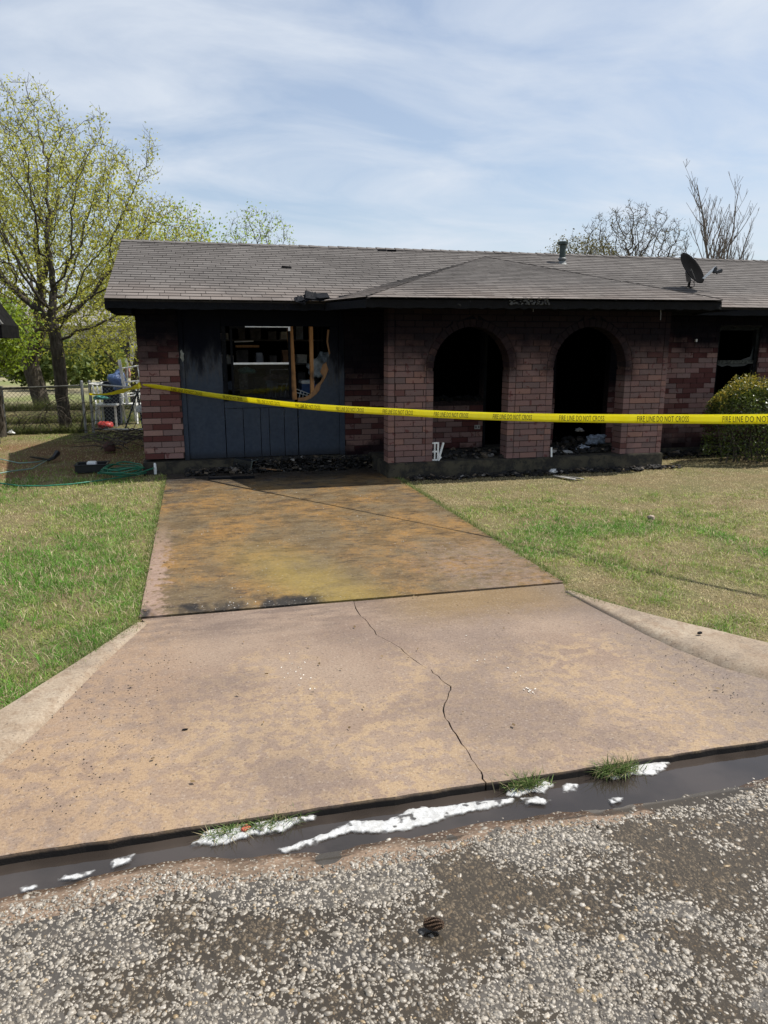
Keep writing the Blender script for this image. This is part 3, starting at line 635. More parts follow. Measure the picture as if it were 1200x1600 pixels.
# right window
def make_rwin(x0, x1, z0, z1):
    mb = MB(); Y = YG+.02
    mb.box(x0, x0+.035, Y, Y+.08, z0, z1); mb.box(x1-.055, x1, Y, Y+.08, z0, z1); mb.box(x0+.035, x1-.055, Y, Y+.08, z1-.05, z1); mb.box(x0+.035, x1-.055, Y, Y+.08, z0, z0+.04)
    wn = mb.obj('window', plain('scorched_vinyl', (.010, .011, .011), .8, var=.6, scale=20, spec=.08), house)
    zm = 1.40
    mb = MB(); mb.box(x0+.035, x1-.055, Y+.005, Y+.06, zm-.025, zm+.025); mb.obj('meeting_rail', plain('ashen_rail', (.055, .058, .05), .7, var=.7, scale=16, spec=.1), wn)
    mb = MB()
    for P in ([(x1-.055, zm+.03), (x1-.055, zm+.30), (x1-.075, zm+.2), (x1-.10, zm+.08), (x1-.2, zm+.05), (x1-.26, zm+.03)], [(x0+.035, zm-.03), (x1-.12, zm-.03), (x1-.2, zm-.065), (x0+.34, zm-.075), (x0+.25, zm-.05), (x0+.15, zm-.075)], [(x1-.055, zm-.03), (x1-.055, z0+.05), (x1-.09, z0+.2), (x1-.08, zm-.2)]):
        mb.prism([Vector((x, Y+.03, z)) for x, z in P], (0, .004, 0))
    mb.obj('glass_shard', plain('shard', (.014, .018, .018), .4, var=.3), wn)
    mb = MB(); mb.box(x0-.0, x1, YG-.02, YG+.018, z1-.0, z1+.03); mb.obj('head_flashing', M['char_ash'], wn)
    mb = MB(); mb.box(x0-.02, x1+.02, YG-.03, YG+.06, z0-.05, z0-.002); mb.obj('sill', M['mortar'], wn)
make_rwin(WRX0, WRX1, WRZ0, WRZ1); make_rwin(12, 13.2, .75, 1.93)
# door frame remains in the porch
mb = MB(); mb.box(4.02, 4.07, YG+.02, YG+.12, .2, 2.0); mb.box(4.95, 5.0, YG+.02, YG+.12, .2, 2.0); mb.obj('door_frame', M['char'], house)
p = wl(745, 667, YG); mb = MB(); mb.box(p.x-.045, p.x+.045, YG-.022, YG-.012, p.z-.03, p.z+.03); so = mb.obj('socket_plate', plain('socket', (.30, .29, .27), .5), house, bevel=.003)
mb = MB(); mb.box(p.x-.03, p.x-.012, YG-.026, YG-.0215, p.z-.012, p.z+.012); mb.box(p.x+.012, p.x+.03, YG-.026, YG-.0215, p.z-.012, p.z+.012); mb.obj('outlet', M['black_plastic'], so)
# debris heaped on the burned sill behind the first arch
def rubble(name, pts, n, smin, smax, mats, parent=None, flat=.35, tagd=None):
    mb = MB()
    for _ in range(n):
        a = random.choice(pts); c = Vector((a[0]+random.uniform(-a[3], a[3]), a[1]+random.uniform(-a[4], a[4]), a[2]+random.uniform(0, a[5]))); s_ = random.uniform(smin, smax)
        m4 = Matrix.Translation(c) @ Matrix.Rotation(random.uniform(0, 6.28), 4, 'Z') @ Matrix.Rotation(random.uniform(-.5, .5), 4, 'X') @ Matrix.Rotation(random.uniform(-.4, .4), 4, 'Y')
        mb.tint = random.random(); mb.box(-s_, s_, -s_*random.uniform(.3, .8), s_*random.uniform(.3, .8), -s_*flat, s_*flat, m4, j=s_*.25)
    o = mb.obj(name, mats, parent)
    return o
o = rubble('sill_rubble', [(3.5, YG+.05, .88, .5, .06, .05)], 90, .012, .045, M['char_ash'], house, .4); o['kind'] = 'stuff'

# --- roof
RZ, RY = 3.21, 12.51
slope = (RZ-EZ)/(RY-9.45)
RX0, RX1 = -.98, 16.3
A = Vector((1.93, 8.45, 2.185)); B = Vector((6.62, 8.45, 2.215)); Cp = Vector((4.80, 12.13, 3.085)); D = Vector((1.62, 9.45, 2.19)); E_ = Vector((7.15, 9.45, 2.19))
def deck():
    mb = MB(); t = .02
    mb.prism([Vector((RX0, 9.45, EZ-.012)), Vector((RX1, 9.45, EZ-.012)), Vector((RX1, RY, RZ-.012)), Vector((RX0, RY, RZ-.012))], (0, 0, -t))
    mb.prism([Vector((RX0, RY, RZ-.012)), Vector((RX1, RY, RZ-.012)), Vector((RX1, 15.6, EZ-.012)), Vector((RX0, 15.6, EZ-.012))], (0, 0, -t))
    dz = Vector((0, 0, -.012))
    mb.add([A+dz, B+dz, Cp+dz, D+dz, E_+dz], [(0, 1, 2), (3, 0, 2), (1, 4, 2)])
    return mb.obj('roof', M['felt'], house)
roof = deck()
def clip_poly(P, a, b):               # keep the side left of a->b (2d)
    out = []; side = lambda p: (b[0]-a[0])*(p[1]-a[1])-(b[1]-a[1])*(p[0]-a[0])
    for i in range(len(P)):
        p, q = P[i], P[(i+1) % len(P)]; sp, sq = side(p), side(q)
        if sp >= 0: out.append(p)
        if sp*sq < 0: t = sp/(sp-sq); out.append((p[0]+(q[0]-p[0])*t, p[1]+(q[1]-p[1])*t))
    return out
single_sh = []; rest_sh = MB()
def shingles(O, U, Vv, poly, skip=None, TW=.245, EX=.127, single=None, over=.035):
    """tabs over the convex polygon (in u,v metres) of the plane O + u*U + v*V"""
    Nn = U.cross(Vv).normalized(); Nn = Nn if Nn.z > 0 else -Nn
    us = [p[0] for p in poly]; vs = [p[1] for p in poly]; v = min(vs); k = 0
    while v < max(vs)-.01:
        off = [0, .5, .25, .75][k % 4]*TW+random.uniform(-.01, .01); u = min(us)-off
        while u < max(us):
            P = [(u+.003, v-(over if k == 0 else .012)), (u+TW-.003, v-(over if k == 0 else .012)+random.uniform(-.003, .003)), (u+TW-.003, v+EX), (u+.003, v+EX)]
            pl_ = [(p[0], p[1]-(over if k == 0 else .012)) if abs(p[1]-min(vs)) < 1e-6 else p for p in poly]
            for i in range(len(poly)):
                if len(P) < 3: break
                P = clip_poly(P, pl_[i], pl_[(i+1) % len(poly)])
            if len(P) >= 3 and not (skip and skip(u+TW/2, v+EX/2)):
                lift = lambda p: Nn*(.011-.0075*((p[1]-v)/EX)+random.uniform(0, .0015))
                Q = [O+U*p[0]+Vv*p[1]+lift(p) for p in P]
                if single and single(k, u, v) and len(single_sh) < 296 and len(P) == 4: single_sh.append((Q, -Nn*.006))
                else: rest_sh.tint = random.random(); rest_sh.prism(Q, -Nn*.006)
            u += TW
        v += EX; k += 1
Sl = math.hypot(RY-9.45, RZ-EZ); Vm = Vector((0, RY-9.45, RZ-EZ)).normalized(); Um = Vector((1, 0, 0))
def hid(u, v):
    p = Vector((RX0, 9.45, EZ))+Um*u+Vm*v; a, b, c = (D.x, D.y), (E_.x, E_.y), (Cp.x, Cp.y); s = lambda m, n: (n[0]-m[0])*(p.y-m[1])-(n[1]-m[1])*(p.x-m[0])
    return s(a, b) > .12 and s(b, c) > .35 and s(c, a) > .35
# porch plane first (nearest), then the main slope
Vp = Vector((0, Cp.y-A.y, Cp.z-(A.z+B.z)/2)).normalized(); Up = (B-A).normalized(); LP = (Cp-A).dot(Vp); up_ = (Cp-A).dot(Up)
shingles(A, Up, Vp, [(0, 0), ((B-A).length, 0), (up_, LP)], single=lambda k, u, v: k < 7)
shingles(Vector((RX0, 9.45, EZ)), Um, Vm, [(0, 0), (RX1-RX0, 0), (RX1-RX0, Sl), (0, Sl)], skip=hid, single=lambda k, u, v: k < 16 and u < 3.2)
for a, b in ((D, A), (B, E_)):        # the two slivers beside the hips
    U2 = (b-a).normalized(); Nf = (b-a).cross(Cp-a).normalized(); V2 = Nf.cross(U2)
    if V2.z < 0: V2 = -V2
    c2 = ((Cp-a).dot(U2), (Cp-a).dot(V2)); poly = [(0, 0), ((b-a).length, 0), c2]
    shingles(a, U2, V2, poly, over=.01)
cache = {}
for i, (Q, off) in enumerate(single_sh):
    c = Q[0]; m1 = MB(); m1.prism([q-c for q in Q], off); o = link('shingle', m1.mesh('shingle', M['shingle_o']), roof, world=False); o.matrix_parent_inverse = pw(roof).inverted(); o.location = c
o = rest_sh.obj('shingles', M['shingle'], roof); o['kind'] = 'stuff'
# ridge and hip caps
def caps(a, b, wd, step=.16, lift=.012, flat=1.):
    mb = MB(); n = max(1, int((b-a).length/step)); d = (b-a).normalized(); sd = d.cross(Vector((0, 0, 1))).normalized()
    for i in range(n):
        p = a+d*(i*step); q = a+d*((i+1)*step+.02); j = random.uniform(-.004, .004); z = Vector((0, 0, lift+j)); lo = Vector((0, 0, -wd*.33*flat))
        mb.tint = random.random(); vs = [p+sd*wd+lo+z, p+z+Vector((0, 0, .006)), p-sd*wd+lo+z, q+sd*wd+lo+z*.6, q+z*.6, q-sd*wd+lo+z*.6]
        dn = Vector((0, 0, -.008)); mb.add(vs+[v+dn for v in vs], [(0, 1, 4, 3), (1, 2, 5, 4), (6, 9, 10, 7), (7, 10, 11, 8), (0, 6, 7, 1), (1, 7, 8, 2), (0, 3, 9, 6), (2, 8, 11, 5)])
    return mb
o = caps(Vector((RX0, RY, RZ+.012)), Vector((RX1, RY, RZ+.012)), .11).obj('ridge_cap', M['shingle'], roof)
hipm = plain('hip_edge', (.035, .03, .028), .9)
def lift_line(a, b):
    mb = MB(); pts = [a.lerp(b, i/24)+Vector((random.uniform(-.006, .006), random.uniform(-.008, .008), .016+random.uniform(-.003, .004))) for i in range(25)]
    mb.tube(pts, [.005*(.6+.6*random.random()) for _ in pts], 5); return mb.obj('hip_cap', hipm, roof)
lift_line(A, Cp); lift_line(B, Cp)
# eaves: fascias, soffits, burned ends
def fascia(name, a, b, h0, mat, segs=40, thick=.03, jit=.006, ragged=.012):
    mb = MB(); top = []; bot = []
    for i in range(segs+1):
        p = a.lerp(b, i/segs); top.append(p+Vector((0, 0, random.uniform(-jit*.3, jit*.3)))); bot.append(p+Vector((0, random.uniform(-jit, jit), -h0-random.uniform(0, ragged))))
    for i in range(segs): mb.prism([top[i], top[i+1], bot[i+1], bot[i]], (0, thick, 0))
    return mb.obj(name, mat, house)
fascia('fascia', Vector((RX0, 9.455, EZ-.022)), Vector((1.62, 9.455, EZ-.022)), .085, M['char'])
fascia('fascia', Vector((1.62, 9.4, EZ-.024)), Vector((1.93, 8.46, EZ-.026)), .085, M['char'], 12)
fascia('fascia', Vector((1.93, 8.46, EZ-.024)), Vector((6.62, 8.46, B.z-.022)), .085, M['char_ash'], 70, ragged=.02)
fascia('fascia', Vector((6.45, 9.455, EZ-.022)), Vector((RX1, 9.455, EZ-.022)), .085, M['char'], 60)
fascia('fascia', Vector((6.62, 8.46, B.z-.024)), Vector((6.95, 9.44, EZ-.024)), .085, M['char'], 12)
mb = MB(); mb.prism([Vector((RX0, 9.46, EZ-.022)), Vector((RX0, 9.46, EZ-.12)), Vector((RX0, 9.85, EZ-.13)), Vector((RX0, RY, RZ-.15)), Vector((RX0, RY, RZ-.03))], (.03, 0, 0)); mb.obj('rake_board', M['char'], house)
mb = MB(); mb.box(RX0+.03, 1.9, 9.49, YG+.1, EZ-.10, EZ-.085); mb.box(1.95, 6.9, 8.5, YG+.1, EZ-.098, EZ-.083); mb.box(6.9, 16.2, 9.49, YG+.1, EZ-.10, EZ-.085)
mb.box(RX0+.05, -.70, 9.5, YG+.3, EZ-.17, EZ-.101, j=.01); mb.obj('soffit', M['soot'], house)
# torn and curled shingles at the burned eave
mb = MB()
for (px, py, w_, h_) in ((486, 463, .16, .05), (503, 462, .14, .06), (470, 468, .1, .03), (540, 468, .14, .03)):
    c = wl(px, py, 9.40)
    for k in range(3): m4 = Matrix.Translation(c+Vector((random.uniform(-.03, .03), 0, random.uniform(-.01, .01)))) @ Matrix.Rotation(random.uniform(-.3, .3), 4, 'Y') @ Matrix.Rotation(random.uniform(.2, .7), 4, 'X'); mb.box(-w_/2, w_/2, -.07, .07, -.004, .004, m4, j=.008)
mb.obj('torn_shingle', M['char'], roof)
for (px, py) in ((597, 396), (612, 397), (448, 428)):
    mb = MB()
    c = at(px, py, 1, 9.45+((px == 448) and 1.6 or 2.9)); c.z = EZ+(c.y-9.45)*slope+.02; mb.box(c.x-.07, c.x+.07, c.y-.03, c.y+.04, c.z-.01, c.z+.012, None, .01); mb.obj('lifted_shingle', M['char'], roof)
# ash patch and hanging wires under porch eave
mb = MB()
for px, py0, py1 in ((833, 474, 487), (1032, 482, 500)):
    a = wl(px, py0, 8.52); b = wl(px, py1, 8.54); mb.tube([a, a.lerp(b, .5)+Vector((.006, 0, 0)), b], .006, 5)
mb.obj('hanging_wire', plain('wire_grey', (.12, .12, .12)), house)
mb = MB()
for _ in range(120): c = wl(random.uniform(797, 858), random.uniform(465, 476), 8.447); s_ = random.uniform(.004, .014); mb.box(c.x-s_, c.x+s_, 8.44, 8.456, c.z-s_*.5, c.z+s_*.5, None, .002)
o = mb.obj('blistered_paint', plain('blistered_paint', (.07, .07, .068), .8), house)
c = wl(1085-.5*0, 532, YG) if False else wl(1086, 532, YG); mb = MB(); mb.box(c.x-.012, c.x+.012, YG-.04, YG-.01, c.z-.02, c.z+.02); mb.obj('hook', M['white_paint'], house)

# vent pipe (part of the roof's plumbing stack, standing on the slope)
vp = Vector((6.09, 11.87, 2.99)); t_ = thing('vent_pipe', vp, 'dark green grey metal flue pipe with cap standing on the roof near the ridge', 'vent')
mb = MB(); mb.lathe(vp+Vector((0, 0, -.05)), [(.052, 0), (.052, .36)], 16); mb.obj('pipe', M['pipe'], t_, smooth=False)
mb = MB(); mb.lathe(vp+Vector((0, 0, .30)), [(.06, 0), (.085, .01), (.085, .05), (.06, .06)], 16); mb.obj('cap', M['pipe'], t_)
mb = MB(); mb.lathe(vp+Vector((0, 0, .055)), [(.058, 0), (.072, .012), (.072, .03), (.056, .045)], 16); mb.lathe(vp+Vector((0, 0, -.055)), [(.14, 0), (.075, .06), (.055, .10)], 16); mb.obj('flashing', plain('lead', (.12, .13, .13), .5), t_)
# satellite dish
def dish():
    foot = Vector((7.58, 10.5, 2.545)); t = thing('satellite_dish', foot, 'dark grey satellite dish with feed arm on the roof slope above the right window', 'satellite dish')
    c = wl(1080, 420, 10.3); ax = Vector((.377, -.74, .52)).normalized()        # direction the dish faces: up and to the right
    q = Vector((0, 0, 1)).rotation_difference(ax); mb = MB(); n = 28; V = []; Rr = .275
    for side, dz in ((0, 0), (1, -.008)):
        for r_ in (0.0, .3, .6, .85, 1.0):
            for i in range(n): a = 2*math.pi*i/n; V.append(c+q @ Vector((Rr*r_*math.cos(a), Rr*r_*math.sin(a), .055*r_*r_-.03+dz)))
    Fc = []
    for s_ in (0, 1):
        for j in range(4): Fc += [((s_*5+j)*n+i, (s_*5+j)*n+(i+1) % n, (s_*5+j+1)*n+(i+1) % n, (s_*5+j+1)*n+i) for i in range(n)]
    Fc += [(4*n+i, 4*n+(i+1) % n, 9*n+(i+1) % n, 9*n+i) for i in range(n)]
    mb.add(V, Fc); mb.obj('reflector', M['dish_grey'], t, smooth=True)
    mb = MB(); mb.tube([foot, foot+Vector((.015, 0, .12)), c+q @ Vector((0, 0, -.05))], .02, 8); mb.obj('mast', M['dish_grey'], t)
    mb = MB(); m = c+q @ Vector((0, 0, -.06)); mb.bar(foot+Vector((.0, 0, .10)), m, .07, .05); mb.obj('bracket', plain('bracket_grey', (.16, .165, .17), .5), t)
    mb = MB(); mb.bar(foot+Vector((-.03, -.05, 0)), foot+Vector((.03, .05, .0)), .10, .012); mb.obj('base_plate', M['dish_grey'], t)
    lo = c+q @ Vector((.0, 0, 0)); base = wl(1098, 436, 10.3); tip = wl(1119, 417, 10.25)
    mb = MB(); mb.bar(base, tip, .022, .03); mb.obj('arm', M['alu'], t)
    mb = MB(); mb.lathe(tip+Vector((0, 0, -.0)), [(.02, -.10), (.028, -.09), (.028, -.02), (.018, 0)], 10, axis=(.35, 0, 1)); mb.bar(tip+Vector((.0, 0, -.08)), tip+Vector((.10, 0, -.04)), .03, .03)
    for k in range(3): mb.lathe(tip+Vector((.03+.035*k, 0, -.085+.012*k)), [(.014, -.02), (.018, 0), (.014, .02)], 8, axis=(.6, 0, .8))
    mb.obj('feed_horn', M['black_plastic'], t)
    ring = wl(1080, 444, 10.2); mb = MB(); mb.tube([ring+Vector((.055*math.cos(a), .01*math.sin(2*a), .055*math.sin(a))) for a in np.linspace(0, 6.283, 20, endpoint=False)], .005, 5, closed=True); mb.tube([ring+Vector((.05, 0, .02)), ring+Vector((.06, 0, .08)), c], .004, 5)
    mb.obj('cable_loop', M['black_plastic'], t)
dish()

# ================================================================== THINGS IN THE GARAGE (seen through the burned opening)
def gp(x, y, Y): p = wl(x, y, Y); return p
def simple(name, mb, mat, label, cat, group=None, **k): return tag(mb.obj(name, mat, **k), label, cat, group)
# shelving
t = thing('storage_shelf', (1.0, 12.2, .16), 'dark metal storage shelf loaded with charred clutter behind the garage window', 'shelf')
for x in (.35, 2.0):
    for y in (12.0, 12.45): mb = MB(); mb.box(x, x+.03, y, y+.03, .16, 2.0); mb.obj('post', M['black_plastic'], t)
for z in (.5, .95, 1.35, 1.72): mb = MB(); mb.box(.35, 2.03, 11.99, 12.49, z, z+.025); mb.obj('shelf_board', plain('shelf_board', (.10, .085, .07)), t)
bm4 = [plain('clutter_%d' % i, c_, .8) for i, c_ in enumerate([(.62, .60, .55), (.12, .11, .11), (.28, .32, .40), (.34, .19, .11)])]
for k in range(26):
    z = (.525, .975, 1.375, 1.745)[k % 4]; x = .5+(k//4)*.235+random.uniform(-.03, .03); s_ = random.uniform(.05, .10); mb = MB(); mb.box(x-s_, x+s_, 12.0, 12.3, z, z+random.uniform(.08, .28), None, .01)
    i = random.randrange(4); simple('carton', mb, bm4[i], ('pale', 'charred', 'grey blue', 'brown')[i]+' carton crammed on the '+('lowest', 'second lowest', 'second highest', 'top')[k % 4]+' garage shelf, number '+('one', 'two', 'three', 'four', 'five', 'six', 'seven')[k//4]+' from the left post', 'carton', ('pale', 'charred', 'grey blue', 'brown')[i]+' cartons on the garage shelves')
# plank and white rail seen high in the window
a, b = gp(368, 541, 11.2), gp(405, 541, 11.2); mb = MB(); mb.bar(a, b, .04, .035); simple('plank', mb, M['stud_wood'], 'short pale yellow plank hanging high inside the garage window', 'plank')
a, b = gp(366, 534, 11.3), gp(396, 533, 11.3); mb = MB(); mb.bar(a, b, .03, .02); simple('white_rail', mb, M['white_paint'], 'thin white rail just above the yellow plank in the garage', 'rail')
a = gp(405, 560, 11.0); mb = MB(); mb.box(a.x-.04, a.x+.05, 11.0, 11.15, a.z-.08, a.z+.08); simple('cardboard_carton', mb, plain('bluegrey', (.16, .17, .2)), 'upright grey blue carton seen in the middle of the garage window', 'carton', bevel=.004)
def lump(name, c, rx, ry, rz, mat, label, cat, group=None, amp=.35, sub=3, seed=0, parent=None):
    bm = bmesh.new(); bmesh.ops.create_icosphere(bm, subdivisions=sub, radius=1)
    for v in bm.verts:
        n = noise.noise(v.co*1.7+Vector((seed, 0, 0)))*amp+noise.noise(v.co*4+Vector((0, seed, 0)))*amp*.4; v.co *= 1+n; v.co = Vector((v.co.x*rx, v.co.y*ry, max(v.co.z, -.6)*rz))+Vector(c)
    me = bpy.data.meshes.new(name); bm.to_mesh(me); bm.free(); me.materials.append(mat)
    for p_ in me.polygons: p_.use_smooth = True
    o = link(name, me, parent)
    return tag(o, label, cat, group) if label else o
a = gp(385, 580, 11.0); lump('plastic_bag', a, .13, .1, .06, plain('green_bag', (.14, .30, .24), .4, bump=.6), 'crumpled pale green plastic bag behind the lower window pane', 'bag', seed=1)
a = gp(430, 590, 11.1); lump('cushion', a, .16, .1, .06, plain('pinkcloth', (.30, .20, .19), .9), 'dusty pink folded blanket on a rack behind the lower pane', 'blanket', seed=2)
a = gp(497, 578, 10.9); lump('laundry_heap', a, .17, .14, .17, plain('laundry', (.42, .46, .47), .85, var=.4, scale=20), 'heap of pale grey and white clothes behind the bare studs', 'clothes', amp=.5, seed=3)
a = gp(508, 566, 10.95); lump('pillow_heap', a, .12, .1, .15, plain('laundry2', (.33, .38, .42), .85, var=.5, scale=20), 'blue grey bedding piled to the right of the thinner stud', 'bedding', amp=.5, seed=5)
a = gp(478, 600, 10.7); t = thing('cooler', (a.x, a.y, a.z-.1), 'blue cooler with white lid between the two bare studs', 'cooler')
mb = MB(); mb.box(a.x-.06, a.x+.16, 10.7, 10.95, a.z-.13, a.z); mb.obj('body', plain('coolerblue', (.03, .08, .22), .4), t, bevel=.008)
mb = MB(); mb.box(a.x-.07, a.x+.13, 10.69, 10.96, a.z+.002, a.z+.05); mb.obj('lid', M['white_plastic'], t, bevel=.01)
# white folding rack
t = thing('folding_rack', gp(476, 625, 10.5), 'small white slatted folding rack just behind the studs', 'rack'); mb = MB()
for (p0, p1) in (((463, 608), (486, 616)), ((463, 613), (486, 620))): mb.bar(gp(*p0, 10.5), gp(*p1, 10.5), .02, .012)
mb.obj('slat', M['white_plastic'], t); mb = MB()
for (p0, p1) in (((470, 611), (466, 626)), ((480, 614), (478, 628)), ((475, 612), (471, 627))): mb.bar(gp(*p0, 10.52), gp(*p1, 10.52), .012, .012)
mb.obj('leg', M['white_plastic'], t)
t = thing('towel_rack', gp(435, 640, 10.9), 'grey wire clothes rack with thin legs standing behind the lower pane', 'rack'); mb = MB()
for x in (425, 433, 441, 448): mb.tube([gp(x, 600, 10.9), gp(x-4, 625, 10.9)], .006, 5)
mb.obj('leg', plain('rackgrey', (.3, .3, .3)), t); mb = MB(); mb.tube([gp(422, 578, 10.9), gp(422, 600, 10.9)], .006, 5); mb.tube([gp(422, 600, 10.9), gp(450, 600, 10.9)], .008, 5); mb.tube([gp(422, 578, 10.9), gp(450, 577, 10.9)], .006, 5); mb.obj('frame', plain('rackgrey2', (.4, .4, .4)), t)

# ================================================================== DEBRIS ALONG THE HOUSE
char_t = NT('charred_debris'); _r = char_t.attr('tint', 'Fac'); M['debris'] = char_t.done(char_t.ramp(_r, [(0, (.007, .007, .008)), (.7, (.014, .013, .012)), (.86, (.05, .04, .03)), (.95, (.12, .09, .06)), (1, (.22, .21, .2))]), .75)
gd = [(x, random.uniform(9.75, 9.98), 0.0, .2, .12, .06) for x in np.linspace(0, 2.2, 14)]+[(x, 9.88, 0.02, .25, .10, .15) for x in (.7, 1.0, 1.3, 1.5, 1.6, 1.9, 2.05, 2.15)]
o = rubble('charred_debris', gd, 2600, .005, .04, M['debris'], flat=.18); tag(o, kind='stuff')
gd = [(x, random.uniform(8.72, 8.9), -.01, .2, .08, .04) for x in np.linspace(2.7, 6.3, 26)]
o = rubble('burned_scraps', gd, 900, .006, .035, M['debris'], flat=.18); tag(o, kind='stuff')
gd = [(x, 9.4, PZ0, .3, .3, .05) for x in np.linspace(2.8, 6.0, 12)]+[(5.3, 9.7, PZ0, .3, .25, .16)]
o = rubble('porch_debris', gd, 500, .01, .05, M['debris'], flat=.3); tag(o, kind='stuff')
gd = [(x, 9.8, 0, .3, .2, .05) for x in np.linspace(6.8, 9, 12)]; o = rubble('wall_debris', gd, 250, .01, .05, M['debris'], flat=.3); tag(o, kind='stuff')
mb = MB(); c = gr(492, 728); mb.box(-.16, .15, -.1, .1, 0, .012, Matrix.Translation(c+Vector((0, .1, .05))) @ Matrix.Rotation(.25, 4, 'X') @ Matrix.Rotation(.1, 4, 'Y'), .02); simple('plywood_scrap', mb, M['plywood'], 'brown scorched plywood scrap leaning in the debris under the garage wall', 'plywood')
mb = MB(); c = gr(425, 738); mb.box(-.13, .14, -.05, .05, 0, .012, Matrix.Translation(c+Vector((0, .05, .03))) @ Matrix.Rotation(.12, 4, 'Y'), .012); simple('wood_scrap', mb, M['plywood'], 'small flat brown wood scrap beside the tipped black bin', 'wood scrap')
mb = MB(); a, b = gr(326, 750), gr(398, 748); mb.bar(a+Vector((0, 0, .025)), b+Vector((0, 0, .02)), .06, .025); simple('charred_board', mb, M['char'], 'charred black board lying flat on the driveway below the garage panel', 'board')
# tipped bin
def bin_():
    c = gr(384, 738); base = Vector((c.x, c.y+.04, .012)); t = thing('trash_bin', base, 'small black plastic bin tipped on its side in front of the garage panel', 'bin', rz=0)
    Mx = Matrix.Translation(base+Vector((0, 0, .085))) @ Matrix.Rotation(R(-32), 4, 'Z') @ Matrix.Rotation(R(12), 4, 'Y')
    V = []
    L = .27
    for x, s_ in ((-L*.55, .058), (L*.5, .088)):
        for yy, zz in ((-1, -1), (1, -1), (1, 1), (-1, 1)): V.append(Mx @ Vector((x, yy*s_*.95, zz*s_)))
    for x, s_ in ((L*.5, .080), (-L*.5, .050)):
        for yy, zz in ((-1, -1), (1, -1), (1, 1), (-1, 1)): V.append(Mx @ Vector((x, yy*s_*.95, zz*s_)))
    Fc = [(0, 1, 2, 3)]+[(i, (i+1) % 4, 4+(i+1) % 4, 4+i) for i in range(4)]+[(4+i, 4+(i+1) % 4, 8+(i+1) % 4, 8+i) for i in range(4)]+[(8+i, 8+(i+1) % 4, 12+(i+1) % 4, 12+i) for i in range(4)]+[(12, 13, 14, 15)]
    mb = MB(); mb.add(V, Fc); mb.obj('body', M['black_plastic'], t)
    mb = MB(); mb.tube([Mx @ Vector((L*.5, yy*.09, zz*.094)) for yy, zz in ((-1, -1), (1, -1), (1, 1), (-1, 1))], .007, 6, closed=True); mb.obj('rim', plain('rimgrey', (.10, .12, .11), .35), t)
bin_()
a = gr(398, 738); lump('white_scrap', Vector((a.x, a.y-.02, .02)), .03, .02, .015, M['white_plastic'], 'scrap of white plastic at the mouth of the tipped bin', 'scrap', seed=9)
# white louvre piece leaning at the first arch
def louvre():
    p0 = wl(683, 703, 9.0-.06); t = thing('plastic_crate_panel', (p0.x, 8.93, PZ0), 'white slotted plastic panel leaning in the lower left corner of the first arch', 'panel')
    x0, x1 = p0.x-.06, p0.x+.055; z0, z1 = PZ0+.0, PZ0+.24; y = YP+.03; mb = MB()
    mb.box(x0, x0+.02, y, y+.02, z0, z1); mb.box(x0+.05, x0+.068, y, y+.02, z0+.02, z1-.02); mb.box(x1-.022, x1, y, y+.02, z0, z1)
    for z in (z0, (z0+z1)/2-.012, z1-.02): mb.box(x0+.02, x1-.022, y+.001, y+.019, z, z+.02)
    mb.obj('grille', M['white_plastic'], t); mb = MB(); mb.bar((x1, y, z0+.03), (x1+.07, y+.03, z1-.01), .015, .025); mb.bar((x1-.01, y, z0), (x1+.03, y, z0+.05), .015, .02); mb.obj('broken_strut', M['white_plastic'], t)
louvre()
def scrap(name, px, label, cat, pts, mat, s=1., base=0.):
    c = gr(*px, base); bm = bmesh.new(); n = 26
    mb = MB(); V = []
    for i, (dx, dy, h) in enumerate(pts): V.append((c.x+dx*s, c.y+dy*s, base+h))
    mb.tube([Vector(v) for v in V], [.012*s+.018*s*random.random() for _ in V], 6)
    return simple(name, mb, mat, label, cat)
a = gr(866, 741); lump('foil_scrap', Vector((a.x, a.y+.04, .03)), .06, .04, .03, plain('foil', (.55, .56, .56), .35, .3, .3, 30, .9), 'crumpled white and silver scrap on the lawn edge below the second pier', 'scrap', seed=12, amp=.8)
mb = MB(); a, b = gr(868, 745), gr(905, 750); 
for k in range(7): o1 = Vector((random.uniform(-.03, .03), random.uniform(-.04, .04), .015)); mb.bar(a+o1, b+o1+Vector((random.uniform(-.1, .04), random.uniform(-.05, .05), 0)), random.uniform(.01, .035), .008)
simple('paper_strips', mb, plain('ashpaper', (.30, .29, .27), .8, var=.4, scale=30), 'grey strips of burned paper trailing over the lawn edge toward the right', 'paper')
mb = MB(); a, b = gr(848, 735), gr(876, 733); mb.bar(a+Vector((0, 0, .03)), b+Vector((0, 0, .03)), .05, .012); simple('metal_lid', mb, plain('lidgrey', (.16, .17, .15), .4, .4), 'flat greenish metal lid beside the crumpled silver scrap', 'lid', bevel=.003)
a = gr(809, 733); lump('paint_can', Vector((a.x, a.y+.02, .03)), .05, .04, .04, plain('cangrey', (.2, .2, .19), .5, .3, .6, 25), 'half burned grey can between the two arches at the slab foot', 'can', seed=14)
a = gr(683, 735); lump('white_pebble', Vector((a.x, a.y, .02)), .03, .02, .018, M['white_paint'], 'small white lump in the ash below the first arch', 'scrap', seed=15)
a = wl(888, 707, 9.1); lump('melted_plastic', Vector((a.x, 9.15, PZ0+.03)), .08, .04, .03, plain('meltgrey', (.2, .2, .2), .5), 'melted pale plastic lump on the porch floor in the second arch', 'plastic', seed=16)
